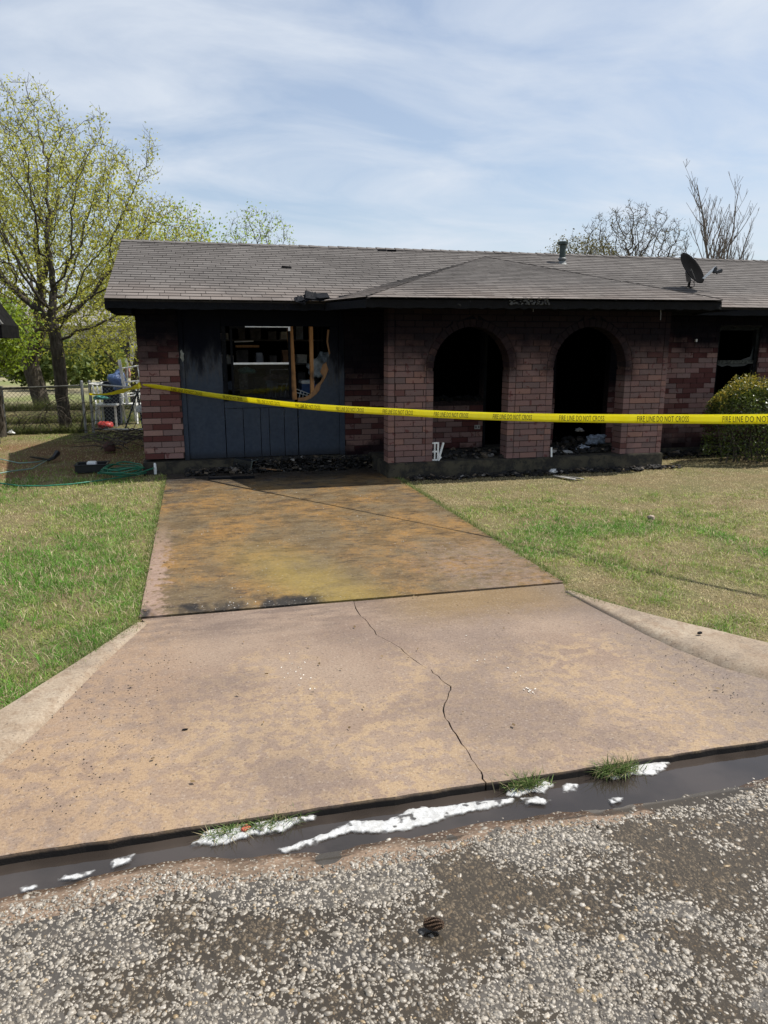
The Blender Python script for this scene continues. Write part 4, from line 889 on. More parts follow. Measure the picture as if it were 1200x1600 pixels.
for q, (px_, py_, sx_, sz_, lb_) in enumerate(((908, 700, .10, .05, 'pale blue grey crumpled sheet on the porch floor inside the second arch'), (930, 688, .14, .09, 'sooty blue grey bundle heaped at the back of the second arch'), (905, 672, .05, .03, 'small ashy grey scrap on top of the heap inside the second arch'))):
    a = wl(px_, py_, 9.55); lump('porch_wreckage', Vector((a.x, 9.55, max(PZ0+.02, a.z))), sx_, .07, sz_, plain('wreck%d' % q, ((.42, .46, .52), (.16, .19, .24), (.22, .22, .22))[q], .8, var=.6, scale=25), lb_, 'debris', 'wreckage inside the second arch', amp=.8, seed=50+q)
a = wl(861, 702, 8.98); mb = MB(); mb.bar((a.x, 8.96, PZ0+.0), (a.x, 8.975, PZ0+.13), .02, .02); simple('white_strip', mb, M['white_plastic'], 'short white plastic strip standing against the middle pier', 'strip')
a = gr(1017, 812); lump('stone', Vector((a.x, a.y, .02)), .035, .03, .028, plain('stonetan', (.24, .19, .15), .8), 'lone small tan stone in the right lawn', 'stone', seed=17)
a = gr(1092, 1003); lump('dark_stone', Vector((a.x, a.y, .055)), .017, .009, .008, M['char'], 'tiny black cinder on the pale right curb', 'cinder', seed=18, sub=2)
a = gr(289, 1141); lump('drive_cinder', Vector((a.x, a.y, .004)), .014, .006, .004, M['char'], 'flat black cinder on the left of the driveway apron', 'cinder', seed=19, sub=2)
# branches under the right window
for k, (p0, p1, lb) in enumerate((((1083, 722), (1112, 698), 'thin bare stick leaning to the right below the right window'), ((1104, 696), (1160, 704), 'thin pale stick lying level before the right wall'))):
    a, b = wl(*p0, 9.7), wl(*p1, 9.75); mb = MB(); mb.tube([a, a.lerp(b, .5)+Vector((0, 0, .02)), b], [.012, .010, .006], 5); simple('stick', mb, plain('stickgrey%d' % k, (.13, .115, .10), .9), lb, 'stick', 'sticks by the right wall')

# ================================================================== LEFT SIDE THINGS
def hose():
    mb = MB(); c0 = gr(196, 742); pts = []
    for L_ in range(5):
        cx = c0.x+random.uniform(-.07, .07); cy = c0.y+random.uniform(-.12, .12); rx = .26+random.uniform(-.06, .06); ry = .28+random.uniform(-.08, .10); ph = random.uniform(0, 6.28)
        for i in range(22): a = ph+2*math.pi*i/22; pts.append(Vector((cx+rx*math.cos(a)*(1+.12*math.sin(3*a+L_)), cy+ry*math.sin(a), .025+.018*L_+.03*max(0, math.sin(2*a+L_)))))
    mb.tube(pts, .0095, 7)
    tail = [(150, 752), (110, 757), (70, 760), (30, 759), (-20, 752), (-80, 745)]; mb.tube([pts[0]]+[gr(x, y, .02)+Vector((0, random.uniform(-.03, .03), 0)) for x, y in tail], .0095, 7)
    tail = [(228, 738), (240, 730), (238, 724)]; mb.tube([pts[40]]+[gr(x, y, .03) for x, y in tail[:2]], .0095, 7)
    simple('garden_hose', mb, M['hose'], 'loosely coiled green garden hose on the grass by the left brick pillar', 'hose', smooth=True)
    mb = MB(); pts = [gr(x, y, .02)+Vector((0, 0, random.uniform(0, .01))) for x, y in ((-60, 715), (0, 718), (30, 724), (60, 722), (78, 717), (50, 733), (20, 736), (-10, 742), (-60, 744))]; mb.tube(pts, .008, 6)
    simple('thin_hose', mb, plain('palehose', (.16, .26, .22), .4), 'thin pale green hose looped on the lawn at the far left edge', 'hose', smooth=True)
hose()
c = gr(143, 738); t = thing('tray', (c.x, c.y, 0), 'shallow black plastic tub holding a white container on the left lawn', 'tub'); mb = MB(); x0, x1, y0, y1 = c.x-.20, c.x+.20, c.y-.02, c.y+.26
mb.box(x0, x1, y0, y0+.015, 0, .10); mb.box(x0, x1, y1-.015, y1, 0, .10); mb.box(x0, x0+.015, y0+.015, y1-.015, 0, .10); mb.box(x1-.015, x1, y0+.015, y1-.015, 0, .10); mb.box(x0+.015, x1-.015, y0+.015, y1-.015, 0, .012); mb.obj('body', M['black_plastic'], t)
mb = MB(); mb.tube([Vector((x0-.008, y0-.008, .10)), Vector((x1+.008, y0-.008, .10)), Vector((x1+.008, y1+.008, .10)), Vector((x0-.008, y1+.008, .10))], .009, 6, closed=True); mb.obj('rim', M['black_plastic'], t)
mb = MB(); mb.box(c.x-.06, c.x+.06, c.y+.05, c.y+.17, .012, .13); simple('white_container', mb, M['white_plastic'], 'small white container standing in the black tub', 'container', bevel=.01)
c = gr(243, 741); mb = MB(); mb.lathe((c.x, c.y, 0), [(.018, 0), (.02, .06), (.016, .13), (.012, .15)], 10); simple('white_bottle', mb, M['white_plastic'], 'thin white upright marker beside the foot of the left pillar', 'marker', smooth=False)
# black curved plastic piece
mb = MB(); pts = [gr(x, y, z) for x, y, z in ((47, 714, .02), (62, 716, .03), (76, 719, .03), (84, 715, .06), (90, 707, .12))]; mb.tube(pts, [.01, .018, .02, .03, .045], 7); simple('downspout_piece', mb, M['black_plastic'], 'bent black plastic pipe piece on the shaded left lawn', 'pipe piece')
# brush pile of cut branches against the house side
def brush():
    mb = MB()
    for k in range(60):
        a = gr(random.uniform(150, 226), random.uniform(690, 712), 0); d = random.uniform(0, math.pi); L_ = random.uniform(.3, 1.1); z0 = random.uniform(.02, .3)
        b = a+Vector((math.cos(d)*L_*.7, math.sin(d)*L_*.5, random.uniform(-.05, .3))); b.z = max(.01, b.z)
        a.z = z0; m = a.lerp(b, .5)+Vector((random.uniform(-.1, .1), random.uniform(-.1, .1), random.uniform(-.03, .08))); r_ = random.uniform(.004, .014)
        if b.x > -.74: b.x = -.76
        if m.x > -.74: m.x = -.76
        if a.x > -.74: a.x = -.78
        mb.tube([a, m, b], [r_, r_*.8, r_*.4], 4)
    return simple('brush_pile', mb, M['bark'], 'tangled pile of cut dry branches in the shade beside the left pillar', 'branches')
brush()
c = gr(170, 708); lump('clay_pot', Vector((c.x, c.y+.1, .07)), .09, .08, .09, plain('dark_red_pot', (.07, .03, .025), .8), 'dark red brown broken pot in front of the branch pile', 'pot', seed=21)

# fence and gate
def chain(mb, a, b, z0, z1, sp=.075, r=.0028):
    L_ = (b-a).length; d = (b-a).normalized(); H_ = z1-z0; n = int((L_+H_)/sp)
    for s_ in (0, 1):
        for i in range(n):
            u0 = i*sp-H_; pts = []
            p, q = (u0, z0), (u0+H_, z1)
            if s_: p, q = (u0+H_, z0), (u0, z1)
            (ua, za), (ub, zb) = (p, q) if p[0] < q[0] else (q, p)
            if ub < 0 or ua > L_: continue
            if ua < 0: za += (zb-za)*(-ua)/(ub-ua); ua = 0
            if ub > L_: zb = za+(zb-za)*(L_-ua)/(ub-ua); ub = L_
            o1 = Vector((0, .003 if s_ else -.003, 0)); mb.tube([a+d*ua+Vector((0, 0, za))+o1, a+d*ub+Vector((0, 0, zb))+o1], r, 3, cap=False)
gateL, gateR = Vector((-2.03, 15.30, 0)), Vector((-.62, 15.30, 0))
GZ = .93
t = thing('chain_link_gate', gateL, 'galvanised chain link gate with white top rail beside the house', 'gate')
mb = MB(); mb.tube([gateL+Vector((.05, 0, .06)), gateR+Vector((-.05, 0, .02)), gateR+Vector((-.05, 0, .80)), gateL+Vector((.05, 0, GZ))], .02, 8, closed=True); mb.obj('frame', M['white_paint'], t)
mb = MB(); chain(mb, gateL+Vector((.06, 0, 0)), gateR+Vector((-.06, 0, 0)), .05, .86); o = mb.obj('wire_mesh', M['galv'], t)
for i, (x, lb) in enumerate(((-2.12, 'left hinge post'), (-1.98, 'second post'))):
    mb = MB(); mb.lathe((x, 15.32, -.05), [(.028, 0), (.028, 1.02), (.02, 1.05)], 10); simple('gate_post', mb, M['galv'], ('pale round steel gate post, the left one of the pair by the big tree' if i == 0 else 'pale round steel gate post, the right one of the pair carrying the gate'), 'post', 'pair of posts at the gate')
t = thing('chain_link_fence', (-3.6, 15.35, 0), 'low chain link fence overgrown with bare vines beneath the big tree', 'fence')
mb = MB(); mb.tube([Vector((-9, 15.36, .90)), Vector((-5, 15.36, .88)), Vector((-3.6, 15.36, .86)), Vector((-2.14, 15.36, .90))], .018, 8); mb.obj('top_rail', plain('rail_dull', (.10, .10, .09), .6, .3), t)
mb = MB(); chain(mb, Vector((-6, 15.36, 0)), Vector((-2.14, 15.36, 0)), .02, .86); o = mb.obj('wire_mesh', plain('meshrust', (.06, .055, .05), .6, .4), t)
for x in (-3.55, -5.6, -7.5): mb = MB(); mb.lathe((x, 15.37, -.05), [(.026, 0), (.026, .95)], 8); mb.obj('post', M['galv'], t)
mb = MB()
for k in range(34):
    p = Vector((random.uniform(-4.4, -2.1), 15.30+random.uniform(-.12, .14), random.uniform(0, .2))); pts = [p]; d = Vector((random.uniform(-1, 1), random.uniform(-.2, .2), 1)).normalized(); w_ = random.uniform(-2, 2)
    for s_ in range(16): d = (d+Vector((math.sin(s_*.5*w_)*.35, 0, math.cos(s_*.4*w_)*.3-.06))).normalized(); q = pts[-1]+d*.07; q.z = max(.02, min(1.0, q.z)); q.y = 15.30+math.sin(s_+k)*.04; pts.append(q)
    mb.tube(pts, [.007*(1-.6*i/len(pts)) for i in range(len(pts))], 4)
simple('vines', mb, M['bark'], 'bare brown vines looping through the chain link fence left of the gate', 'vines')
# jumble behind the gate
YJ = 16.1
t = thing('aluminium_frame', wl(215, 600, YJ), 'white metal lounge frame with two rungs standing tilted above the gate', 'frame'); mb = MB()
for p0, p1 in (((188, 576), (220, 571)), ((190, 598), (224, 594)), ((215, 571), (219, 595)), ((187, 622), (226, 615)), ((199, 575), (199, 597))): mb.tube([wl(*p0, YJ), wl(*p1, YJ)], .016, 7)
mb.obj('tube', M['white_plastic'], t)
mb = MB(); mb.bar(wl(186, 562, YJ-.15), wl(199, 631, YJ-.2), .06, .04, up=(0, 1, 0)); simple('white_pole', mb, M['white_paint'], 'wide white post leaning left behind the gate', 'post')
t = thing('plastic_table', wl(165, 660, YJ+.3), 'white plastic patio table behind the gate', 'table'); a = wl(149, 634, YJ+.1); b = wl(184, 636, YJ+.1); mb = MB(); mb.box(a.x, b.x, YJ+.1, YJ+.8, a.z-.02, a.z+.02); mb.obj('table_top', M['white_plastic'], t, bevel=.008)
for x, y in ((a.x+.06, YJ+.16), (b.x-.06, YJ+.16), (a.x+.06, YJ+.72), (b.x-.06, YJ+.72)): mb = MB(); mb.box(x-.02, x+.02, y-.02, y+.02, 0, a.z-.021); mb.obj('leg', M['white_plastic'], t)
def chair(px, py, label, rz, mat):
    c = wl(px, py, YJ+.9); t = thing('patio_chair', (c.x, c.y, 0), label, 'chair', 'white patio chairs behind the gate', rz)
    w_ = .22
    def P(n, mb): mb.obj(n, mat, t, world=False)
    mb = MB(); mb.box(-w_, w_, -.2, .2, .40, .425); P('seat', mb)
    mb = MB(); 
    for x in np.linspace(-w_+.02, w_-.02, 5): mb.bar((x, .2, .42), (x, .30, .85), .03, .012)
    mb.bar((-w_, .30, .86), (w_, .30, .86), .03, .04); P('backrest', mb)
    for x in (-w_+.02, w_-.02):
        for y in (-.18, .18): mb = MB(); mb.bar((x, y, .4), (x*1.15, y*1.2, 0), .035, .035); P('leg', mb)
        mb = MB(); mb.bar((x*1.1, -.2, .62), (x*1.1, .26, .64), .045, .02); mb.bar((x*1.1, -.19, .61), (x, -.19, .42), .03, .03); P('armrest', mb)
chair(172, 640, 'white slatted patio chair half hidden behind the table at the gate', .6, M['white_plastic'])
chair(212, 640, 'white slatted patio chair nearest the house corner behind the gate', -.7, M['white_plastic'])
a = wl(185, 590, YJ+.2); lump('blue_tarp', a+Vector((0, 0, -.1)), .17, .15, .24, plain('bluetarp', (.10, .16, .34), .5, bump=.6), 'crumpled blue plastic sheet heaped behind the white leaning post', 'tarp', amp=.5, seed=31)
a = wl(177, 600, YJ+.5); mb = MB(); mb.box(a.x-.22, a.x+.1, YJ+.4, YJ+.8, 0, a.z+.05); simple('dark_barrel', mb, plain('darkblue', (.012, .016, .03)), 'dark navy storage crate under the blue sheet', 'crate', bevel=.03)
a = wl(200, 584, YJ+.05); lump('pink_cloth', a, .05, .04, .14, plain('pinkcl', (.45, .25, .20), .8), 'salmon pink cloth hanging on the tilted white frame', 'cloth', seed=33)
a = wl(158, 622, YJ); lump('teal_sheet', a, .15, .08, .05, plain('teal', (.05, .26, .22), .5), 'teal plastic sheet draped just above the white patio table', 'sheet', amp=.6, seed=34)
a = wl(166, 669, YJ-.3); lump('red_bag', Vector((a.x, YJ-.3, .08)), .16, .1, .08, plain('redbag', (.35, .035, .03), .5), 'red bag on the ground behind the gate', 'bag', seed=35)
a = wl(219, 640, YJ-.5); lump('white_bag', a, .07, .07, .10, M['white_plastic'], 'stuffed white plastic bag beside the pillar corner', 'bag', seed=36, amp=.5)
a = gr(18, 679); lump('white_litter', Vector((a.x, a.y, .04)), .06, .05, .04, M['white_plastic'], 'crumpled white litter at the fence foot on the far left', 'litter', seed=37, amp=.7)
mb = MB(); a = wl(216, 632, 15.6); mb.bar((a.x, 15.6, .75), (a.x-.28, 15.55, .02), .035, .03); mb.bar((a.x, 15.6, .75), (a.x+.06, 15.6, .0), .035, .03); mb.bar((a.x-.1, 15.6, .75), (a.x+.25, 15.6, .76), .035, .03); simple('folding_stand', mb, M['black_plastic'], 'black folding stand with spread legs between gate and house corner', 'stand')
# light pole stick left of the frame
# neighbour's house at the far left edge
nb = thing('neighbour_shed', (-5.5, 13.5, 0), 'dark steep roofed shed whose eave corner shows at the far left edge', 'shed')
NP = wl(6, 507, 12.9); NX = NP.x-.02; mb = MB(); mb.box(-8, NX-.50, 13.1, 14.0, .15, 1.9); mb.obj('wall', plain('nb_wall', (.05, .045, .038), .9), nb)
mb = MB(); mb.box(-8, NX-.48, 13.08, 14.0, -.05, .15); mb.obj('foundation', M['foundation'], nb)
mb = MB(); mb.prism([Vector((NX-.02, 12.9, NP.z)), Vector((NX-1.2, 12.9, NP.z+1.9)), Vector((-6.4, 12.9, NP.z+1.9)), Vector((-7.6, 12.9, NP.z)), Vector((-7.6, 12.9, NP.z-.2)), Vector((NX-.02, 12.9, NP.z-.2))], (0, 1.2, 0)); mb.obj('roof', plain('nb_roof', (.012, .012, .012), .95, spec=.02), nb)
mb = MB(); mb.bar((NX, 12.87, NP.z), (NX-1.2, 12.87, NP.z+1.9), .03, .10, up=(0, 1, 0)); mb.obj('rake_board', plain('nb_board', (.12, .12, .115)), nb)
nw = MB(); nw.box(-5.4, -4.5, 13.16, 13.2, 1.0, 1.8); nwo = nw.obj('window', M['white_paint'], nb); nw = MB(); nw.box(-5.35, -4.55, 13.15, 13.16, 1.05, 1.75); nw.obj('pane', M['glass'], nwo)

# distant pale house and shed behind the trees
for (x0, x1, y0, y1, h, lb, cl, rf) in ((-9.5, -2.6, 44, 50, 2.7, 'far pale house with low grey roof glimpsed between the trunks', (.50, .47, .42), (.22, .21, .20)), (-17, -11.5, 38, 44, 2.6, 'far tan house behind the left trees', (.38, .33, .27), (.14, .12, .11))):
    t = thing('distant_house', ((x0+x1)/2, y0, 0), lb, 'house', 'houses across the back field'); mb = MB(); mb.box(x0, x1, y0, y1, 0, h); mb.obj('wall', plain('dh', cl), t)
    mb = MB(); ym = (y0+y1)/2; mb.prism([Vector((x0-.4, y0-.4, h)), Vector((x0-.4, y1+.4, h)), Vector((x0-.4, ym, h+1.2))], (x1-x0+.8, 0, 0)); mb.obj('roof', plain('dr', rf), t)
    for k in range(3): xx = x0+(x1-x0)*(k+.6)/3.4; mb = MB(); mb.box(xx, xx+.8, y0-.03, y0, 1, 2); mb.obj('window', plain('dw', (.03, .035, .04), .2), t)

# ================================================================== TREES
def colonize(root, trunk, attractors, step=.22, kill=.4, infl=2.5, iters=90, tropism=(0, 0, .1), seed=1):
    r = np.random.default_rng(seed); nodes = [np.array(root, float)]; par = [-1]
    for p in trunk: nodes.append(np.array(p, float)); par.append(len(nodes)-2)
    # subdivide trunk
    N = [nodes[0]]; P = [-1]
    for a, b in zip(nodes, nodes[1:]):
        k = max(1, int(np.linalg.norm(b-a)/step))
        for i in range(k): N.append(a+(b-a)*(i+1)/k+r.normal(0, .008, 3)); P.append(len(N)-2)
    A_ = np.array(attractors); tro = np.array(tropism)
    first = max(1, int(len(N)*.45))
    N = list(N); near = np.full(len(A_), 0); dist = np.full(len(A_), 1e9)
    new = list(range(first, len(N)))
    for it in range(iters):
        if len(A_) == 0 or not new: break
        Nn = np.array([N[i] for i in new]); d = np.linalg.norm(A_[:, None, :]-Nn[None], axis=2); m = d.argmin(1); dm = d[np.arange(len(A_)), m]; up = dm < dist
        near[up] = np.array(new)[m[up]]; dist[up] = dm[up]
        act = dist < infl
        if not act.any(): infl *= 1.5; continue
        dirs = {}
        for ai in np.nonzero(act)[0]:
            v = A_[ai]-N[near[ai]]; v /= np.linalg.norm(v)+1e-9; dirs.setdefault(near[ai], []).append(v)
        new = []
        for k, vs in dirs.items():
            v = np.mean(vs, 0)+tro+r.normal(0, .18, 3); nv = np.linalg.norm(v)
            if nv < 1e-3: continue
            N.append(N[k]+v/nv*step*r.uniform(.8, 1.15)); P.append(k); new.append(len(N)-1)
        keep = dist > kill; A_ = A_[keep]; near = near[keep]; dist = dist[keep]
    return np.array(N), np.array(P)
def tree_meshes(N, P, r_tip, r_base, expo=2.3, bark=None, leaf=None, nleaf=10, lsize=.05, spread=.14, leaf_rmax=.012, seed=0, sides=5, twig=True, lz=None, droop=0.):
    r = np.random.default_rng(seed); n = len(N); rad = np.zeros(n); ch = [[] for _ in range(n)]
    for i in range(n-1, -1, -1):
        if rad[i] == 0: rad[i] = r_tip**expo
        if P[i] >= 0: rad[P[i]] += rad[i]; ch[P[i]].append(i)
    rad = rad**(1/expo); f = rad[0]/r_base if rad[0] > r_base else 1
    rad = np.where(rad > r_tip*2, r_tip*2+(rad-r_tip*2)*((r_base-r_tip*2)/max(1e-6, rad[0]-r_tip*2)), rad)
    mb = MB(); done = set()
    stack = [0]
    heads_ = [(0, None)]
    while heads_:
        i, pr = heads_.pop(); pts = []; rs = []
        if pr is not None: pts.append(N[pr]); rs.append(min(rad[pr], rad[i]*1.15))
        j = i
        while True:
            pts.append(N[j]); rs.append(rad[j])
            if not ch[j]: break
            c = sorted(ch[j], key=lambda q: -rad[q])
            for q in c[1:]: heads_.append((q, j))
            j = c[0]
        if len(pts) == 1: continue
        rs[-1] *= .5; k = 8 if max(rs) > .06 else (5 if max(rs) > .02 else 3)
        mb.tube([Vector(p) for p in pts], [float(q) for q in rs], k, cap=False)
    if twig:      # short side twigs at thin nodes
        thin = np.nonzero(rad < leaf_rmax)[0]
        for i in thin:
            for _ in range(2):
                d = r.normal(0, 1, 3); d[2] = abs(d[2])*.8+.2; d /= np.linalg.norm(d); L_ = r.uniform(.08, .24); p = N[i]; m = p+d*L_*.5+r.normal(0, .01, 3); q = p+d*L_+np.array([0, 0, .03])
                mb.tube([Vector(p), Vector(m), Vector(q)], [r_tip*.8, r_tip*.65, r_tip*.4], 3, cap=False)
    lv = None
    if leaf is not None and nleaf > 0:
        thin = np.nonzero((rad < leaf_rmax) & (P >= 0))[0]
        if lz is not None: thin = thin[r.random(len(thin)) < np.clip(lz(N[thin]), 0, 1)]
        idx = np.repeat(thin, nleaf); C_ = N[idx]+r.normal(0, spread, (len(idx), 3)); C_[:, 2] -= droop*r.random(len(idx))
        cl = r.random(len(N))[idx]
        lv = leaf_quads(C_, lsize, r, np.clip(.55*cl+.45*r.random(len(idx)), 0, 1))
    return mb, lv
def leaf_quads(C_, size, r, tint, up=.0):
    n = len(C_); a = r.normal(0, 1, (n, 3)); a /= np.linalg.norm(a, axis=1)[:, None]; b = np.cross(a, r.normal(0, 1, (n, 3))); b /= np.linalg.norm(b, axis=1)[:, None]
    s_ = size*r.uniform(.55, 1.25, n)[:, None]; w_ = s_*.32
    V = np.stack([C_-a*s_*.5, C_+b*w_, C_+a*s_*.5+np.cross(a, b)*s_*.12, C_-b*w_], 1).reshape(-1, 3); Fc = np.arange(n*4).reshape(-1, 4)
    return V, Fc, np.repeat(tint, 4)
def ell(n, c, r_, seed, hollow=.0, zmin=None):
    g = np.random.default_rng(seed); out = []
    while len(out) < n:
        p = g.uniform(-1, 1, 3); d = np.linalg.norm(p)
        if d > 1 or d < hollow: continue
        q = np.array(c)+p*np.array(r_)
        if zmin is None or q[2] > zmin: out.append(q)
    return out
def tree(name, root, trunk, att, label, cat='tree', group=None, bark='bark', leafm='leaf_spring', step=.22, kill=.38, r_tip=.006, r_base=.15, seed=1, trop=(0, 0, .1), infl=2.5, iters=90, **k):
    N, P = colonize(root, trunk, att, step, kill, infl, iters, trop, seed)
    mb, lv = tree_meshes(N, P, r_tip, r_base, leaf=leafm, seed=seed, **k)
    t = thing(name, root, label, cat, group); mb.obj('trunk', M[bark], t, smooth=True)
    if lv: me = npmesh('crown', lv[0], lv[1], M[leafm], {'tint': ('FLOAT', lv[2])}); link('crown', me, t)
    return t
# the big spring-leaved tree by the fence: crown lobes as the photograph shows
att = ell(1500, (-3.3, 16.3, 4.5), (1.8, 1.6, 1.9), 1)+ell(1000, (-1.9, 16.3, 4.2), (1.3, 1.4, 1.5), 2)+ell(620, (-.7, 16.5, 3.5), (1.15, 1.2, 1.1), 3)+ell(700, (-4.9, 16.4, 3.8), (1.6, 1.4, 2.3), 4)+ell(420, (-1.7, 16.2, 2.3), (1.2, .9, .8), 5)+ell(90, (-2.7, 16.2, 6.0), (.45, .5, .5), 6)+ell(40, (-.62, 16.2, 5.2), (.2, .3, .6), 7)+ell(60, (-1.55, 16.2, 5.6), (.28, .4, .45), 8)+ell(260, (-3.4, 16.2, 2.3), (.9, .8, .6), 9)
tree('spring_tree', (-2.64, 16.35, -.02), [(-2.66, 16.34, .8), (-2.63, 16.3, 1.45), (-2.72, 16.3, 2.2)], att, 'large multi branched tree with fresh yellow green leaves rising behind the fence by the gate', r_base=.125, seed=11, nleaf=10, lsize=.052, spread=.085, leaf_rmax=.0108, step=.14, kill=.23, expo=2.5, r_tip=.0045, iters=140)
tree('leafy_tree', (-3.56, 15.0, -.02), [(-3.56, 14.95, .7), (-3.55, 14.8, 1.2)], ell(900, (-3.45, 14.7, 1.80), (.75, .7, .68), 21), 'nearer low tree with brighter green leaves at the far left edge by the fence', leafm='leaf_green', r_base=.10, seed=12, nleaf=16, lsize=.07, spread=.10, leaf_rmax=.012, step=.12, kill=.2)
tree('back_tree', (-4.1, 22, -.02), [(-4.3, 22, 1.2), (-3.9, 22, 2.4)], ell(1300, (-3.6, 22, 4.1), (3.2, 1.8, 2.9), 31), 'second tree with light green leaves growing behind the big tree, its trunk leaning', leafm='leaf_spring', r_base=.22, seed=13, nleaf=9, lsize=.09, spread=.16, leaf_rmax=.014, step=.2, kill=.32, infl=3.5, iters=120)
tree('back_tree', (-1.5, 20, -.02), [(-1.45, 20, 1.0)], ell(1000, (-1.1, 20, 2.3), (1.8, 1.4, 2.1), 32), 'dense green small tree between the big tree and the house corner', leafm='leaf_spring', r_base=.14, seed=14, nleaf=10, lsize=.085, spread=.15, leaf_rmax=.013, step=.18, kill=.3, infl=3, iters=120)
tree('roofside_tree', (2.2, 26, -.02), [(2.2, 26, 1.6), (2.3, 26, 3)], ell(420, (2.3, 26, 4.75), (1.3, 1.2, 1.35), 33), 'small sparse tree top peeking over the left end of the roof ridge', leafm='leaf_green', r_base=.14, seed=15, nleaf=5, lsize=.08, spread=.13, leaf_rmax=.012, step=.18, kill=.3, infl=3)
tree('back_tree', (-8.4, 24, -.02), [(-8.3, 24, 2)], ell(900, (-7.4, 24, 4.4), (3.4, 2, 3.4), 35), 'broad light green tree at the left edge far behind the neighbouring house', leafm='leaf_spring', r_base=.24, seed=17, nleaf=9, lsize=.11, spread=.2, leaf_rmax=.016, step=.25, kill=.4, infl=4)
tree('back_tree', (-.2, 29, -.02), [(-.2, 29, 2)], ell(700, (-.6, 29, 4.0), (2.8, 2, 2.6), 36), 'light green tree just left of the roof end, farthest of the left trees', leafm='leaf_green', r_base=.2, seed=18, nleaf=9, lsize=.11, spread=.2, leaf_rmax=.016, step=.25, kill=.4, infl=4)
# behind the ridge at the right
tree('evergreen_oak', (13.6, 25, -.02), [(13.6, 25, 2.5)], ell(600, (13.5, 25, 4.45), (1.35, 1.2, 1.0), 41), 'low olive green rounded tree behind the ridge next to the flue pipe', leafm='leaf_olive', r_base=.16, seed=21, nleaf=12, lsize=.08, spread=.13, leaf_rmax=.02, step=.17, kill=.27, infl=3)
tree('bare_oak', (16.2, 26, -.02), [(16.2, 26, 1.8), (16.1, 26, 2.6)], ell(1500, (16.2, 26, 4.85), (2.35, 1.5, 1.95), 42), 'wide bare branched oak behind the ridge between the flue and the tall bare tree', leafm='leaf_olive', r_base=.2, seed=22, nleaf=2, lsize=.06, spread=.1, leaf_rmax=.014, step=.15, kill=.24, infl=3, r_tip=.009, iters=120)
def poplar():
    r = np.random.default_rng(5); t = thing('bare_poplar', (19.6, 25, 0), 'tall thin leafless tree with upright twigs at the right behind the ridge', 'tree'); mb = MB()
    def limb(p, d, L_, rad, lev):
        n = max(4, int(L_/.22)); pts = [p]; rs = [rad]; dd = np.array(d, float)
        for i in range(n): dd = dd+r.normal(0, .06, 3)+np.array([0, 0, .09]); dd /= np.linalg.norm(dd); pts.append(pts[-1]+dd*L_/n); rs.append(max(.006, rad*(1-.85*(i+1)/n)))
        mb.tube([Vector(q) for q in pts], [float(q) for q in rs], 6 if lev == 0 else 4, cap=False)
        if lev < 3:
            for k in range(int(L_*(3.2 if lev else 4.5))):
                i = r.integers(1 if lev else int(n*.3), n); a = r.uniform(0, 6.28); out = r.uniform(.45, 1.1) if lev == 0 else r.uniform(.3, .8); nd = np.array([math.cos(a)*out, math.sin(a)*out, 1.0]); limb(pts[i], nd/np.linalg.norm(nd), L_*(1-.7*i/n)*r.uniform(.32, .62), rs[i]*.55, lev+1)
    limb(np.array([19.6, 25, 0]), (0.01, 0, 1), 7.6, .11, 0); limb(np.array([19.55, 25, 3.0]), (-.12, 0, 1), 4.6, .06, 1); limb(np.array([19.65, 25, 3.0]), (.45, 0, 1), 3.4, .05, 1); limb(np.array([19.65, 25, 2.8]), (.8, .1, 1), 3.0, .05, 1); limb(np.array([19.55, 25, 3.0]), (-.5, 0, 1), 3.0, .05, 1)
    mb.obj('trunk', M['bark_pale'], t)
poplar()
# distant wood across the field
def wood(name, x0, x1, y, n, h0, h1, seed, ls=.55, k=450):
    r = np.random.default_rng(seed); cs = []
    for i in range(n): cs.append((r.uniform(x0, x1), y+r.uniform(-4, 4), r.uniform(h0, h1)))
    C_ = []
    for cx, cy, h in cs: p = r.normal(0, 1, (k, 3)); p /= np.linalg.norm(p, axis=1)[:, None]; p *= r.uniform(.5, 1, (k, 1)); C_.append(np.stack([cx+p[:, 0]*h*.5, cy+p[:, 1]*h*.4, h*.55+p[:, 2]*h*.5], 1))
    C_ = np.concatenate(C_); C_ = C_[C_[:, 2] > 0]; V, Fc, t_ = leaf_quads(C_, ls, r, r.random(len(C_))); me = npmesh(name, V, Fc, M['leaf_far'], {'tint': ('FLOAT', t_)}); o = link(name, me); o['kind'] = 'stuff'
wood('distant_wood', -70, 60, 75, 90, 3.5, 7.5, 51); wood('distant_hedge', -16, 4, 33, 16, 1.2, 2.4, 52, .2, 2000)

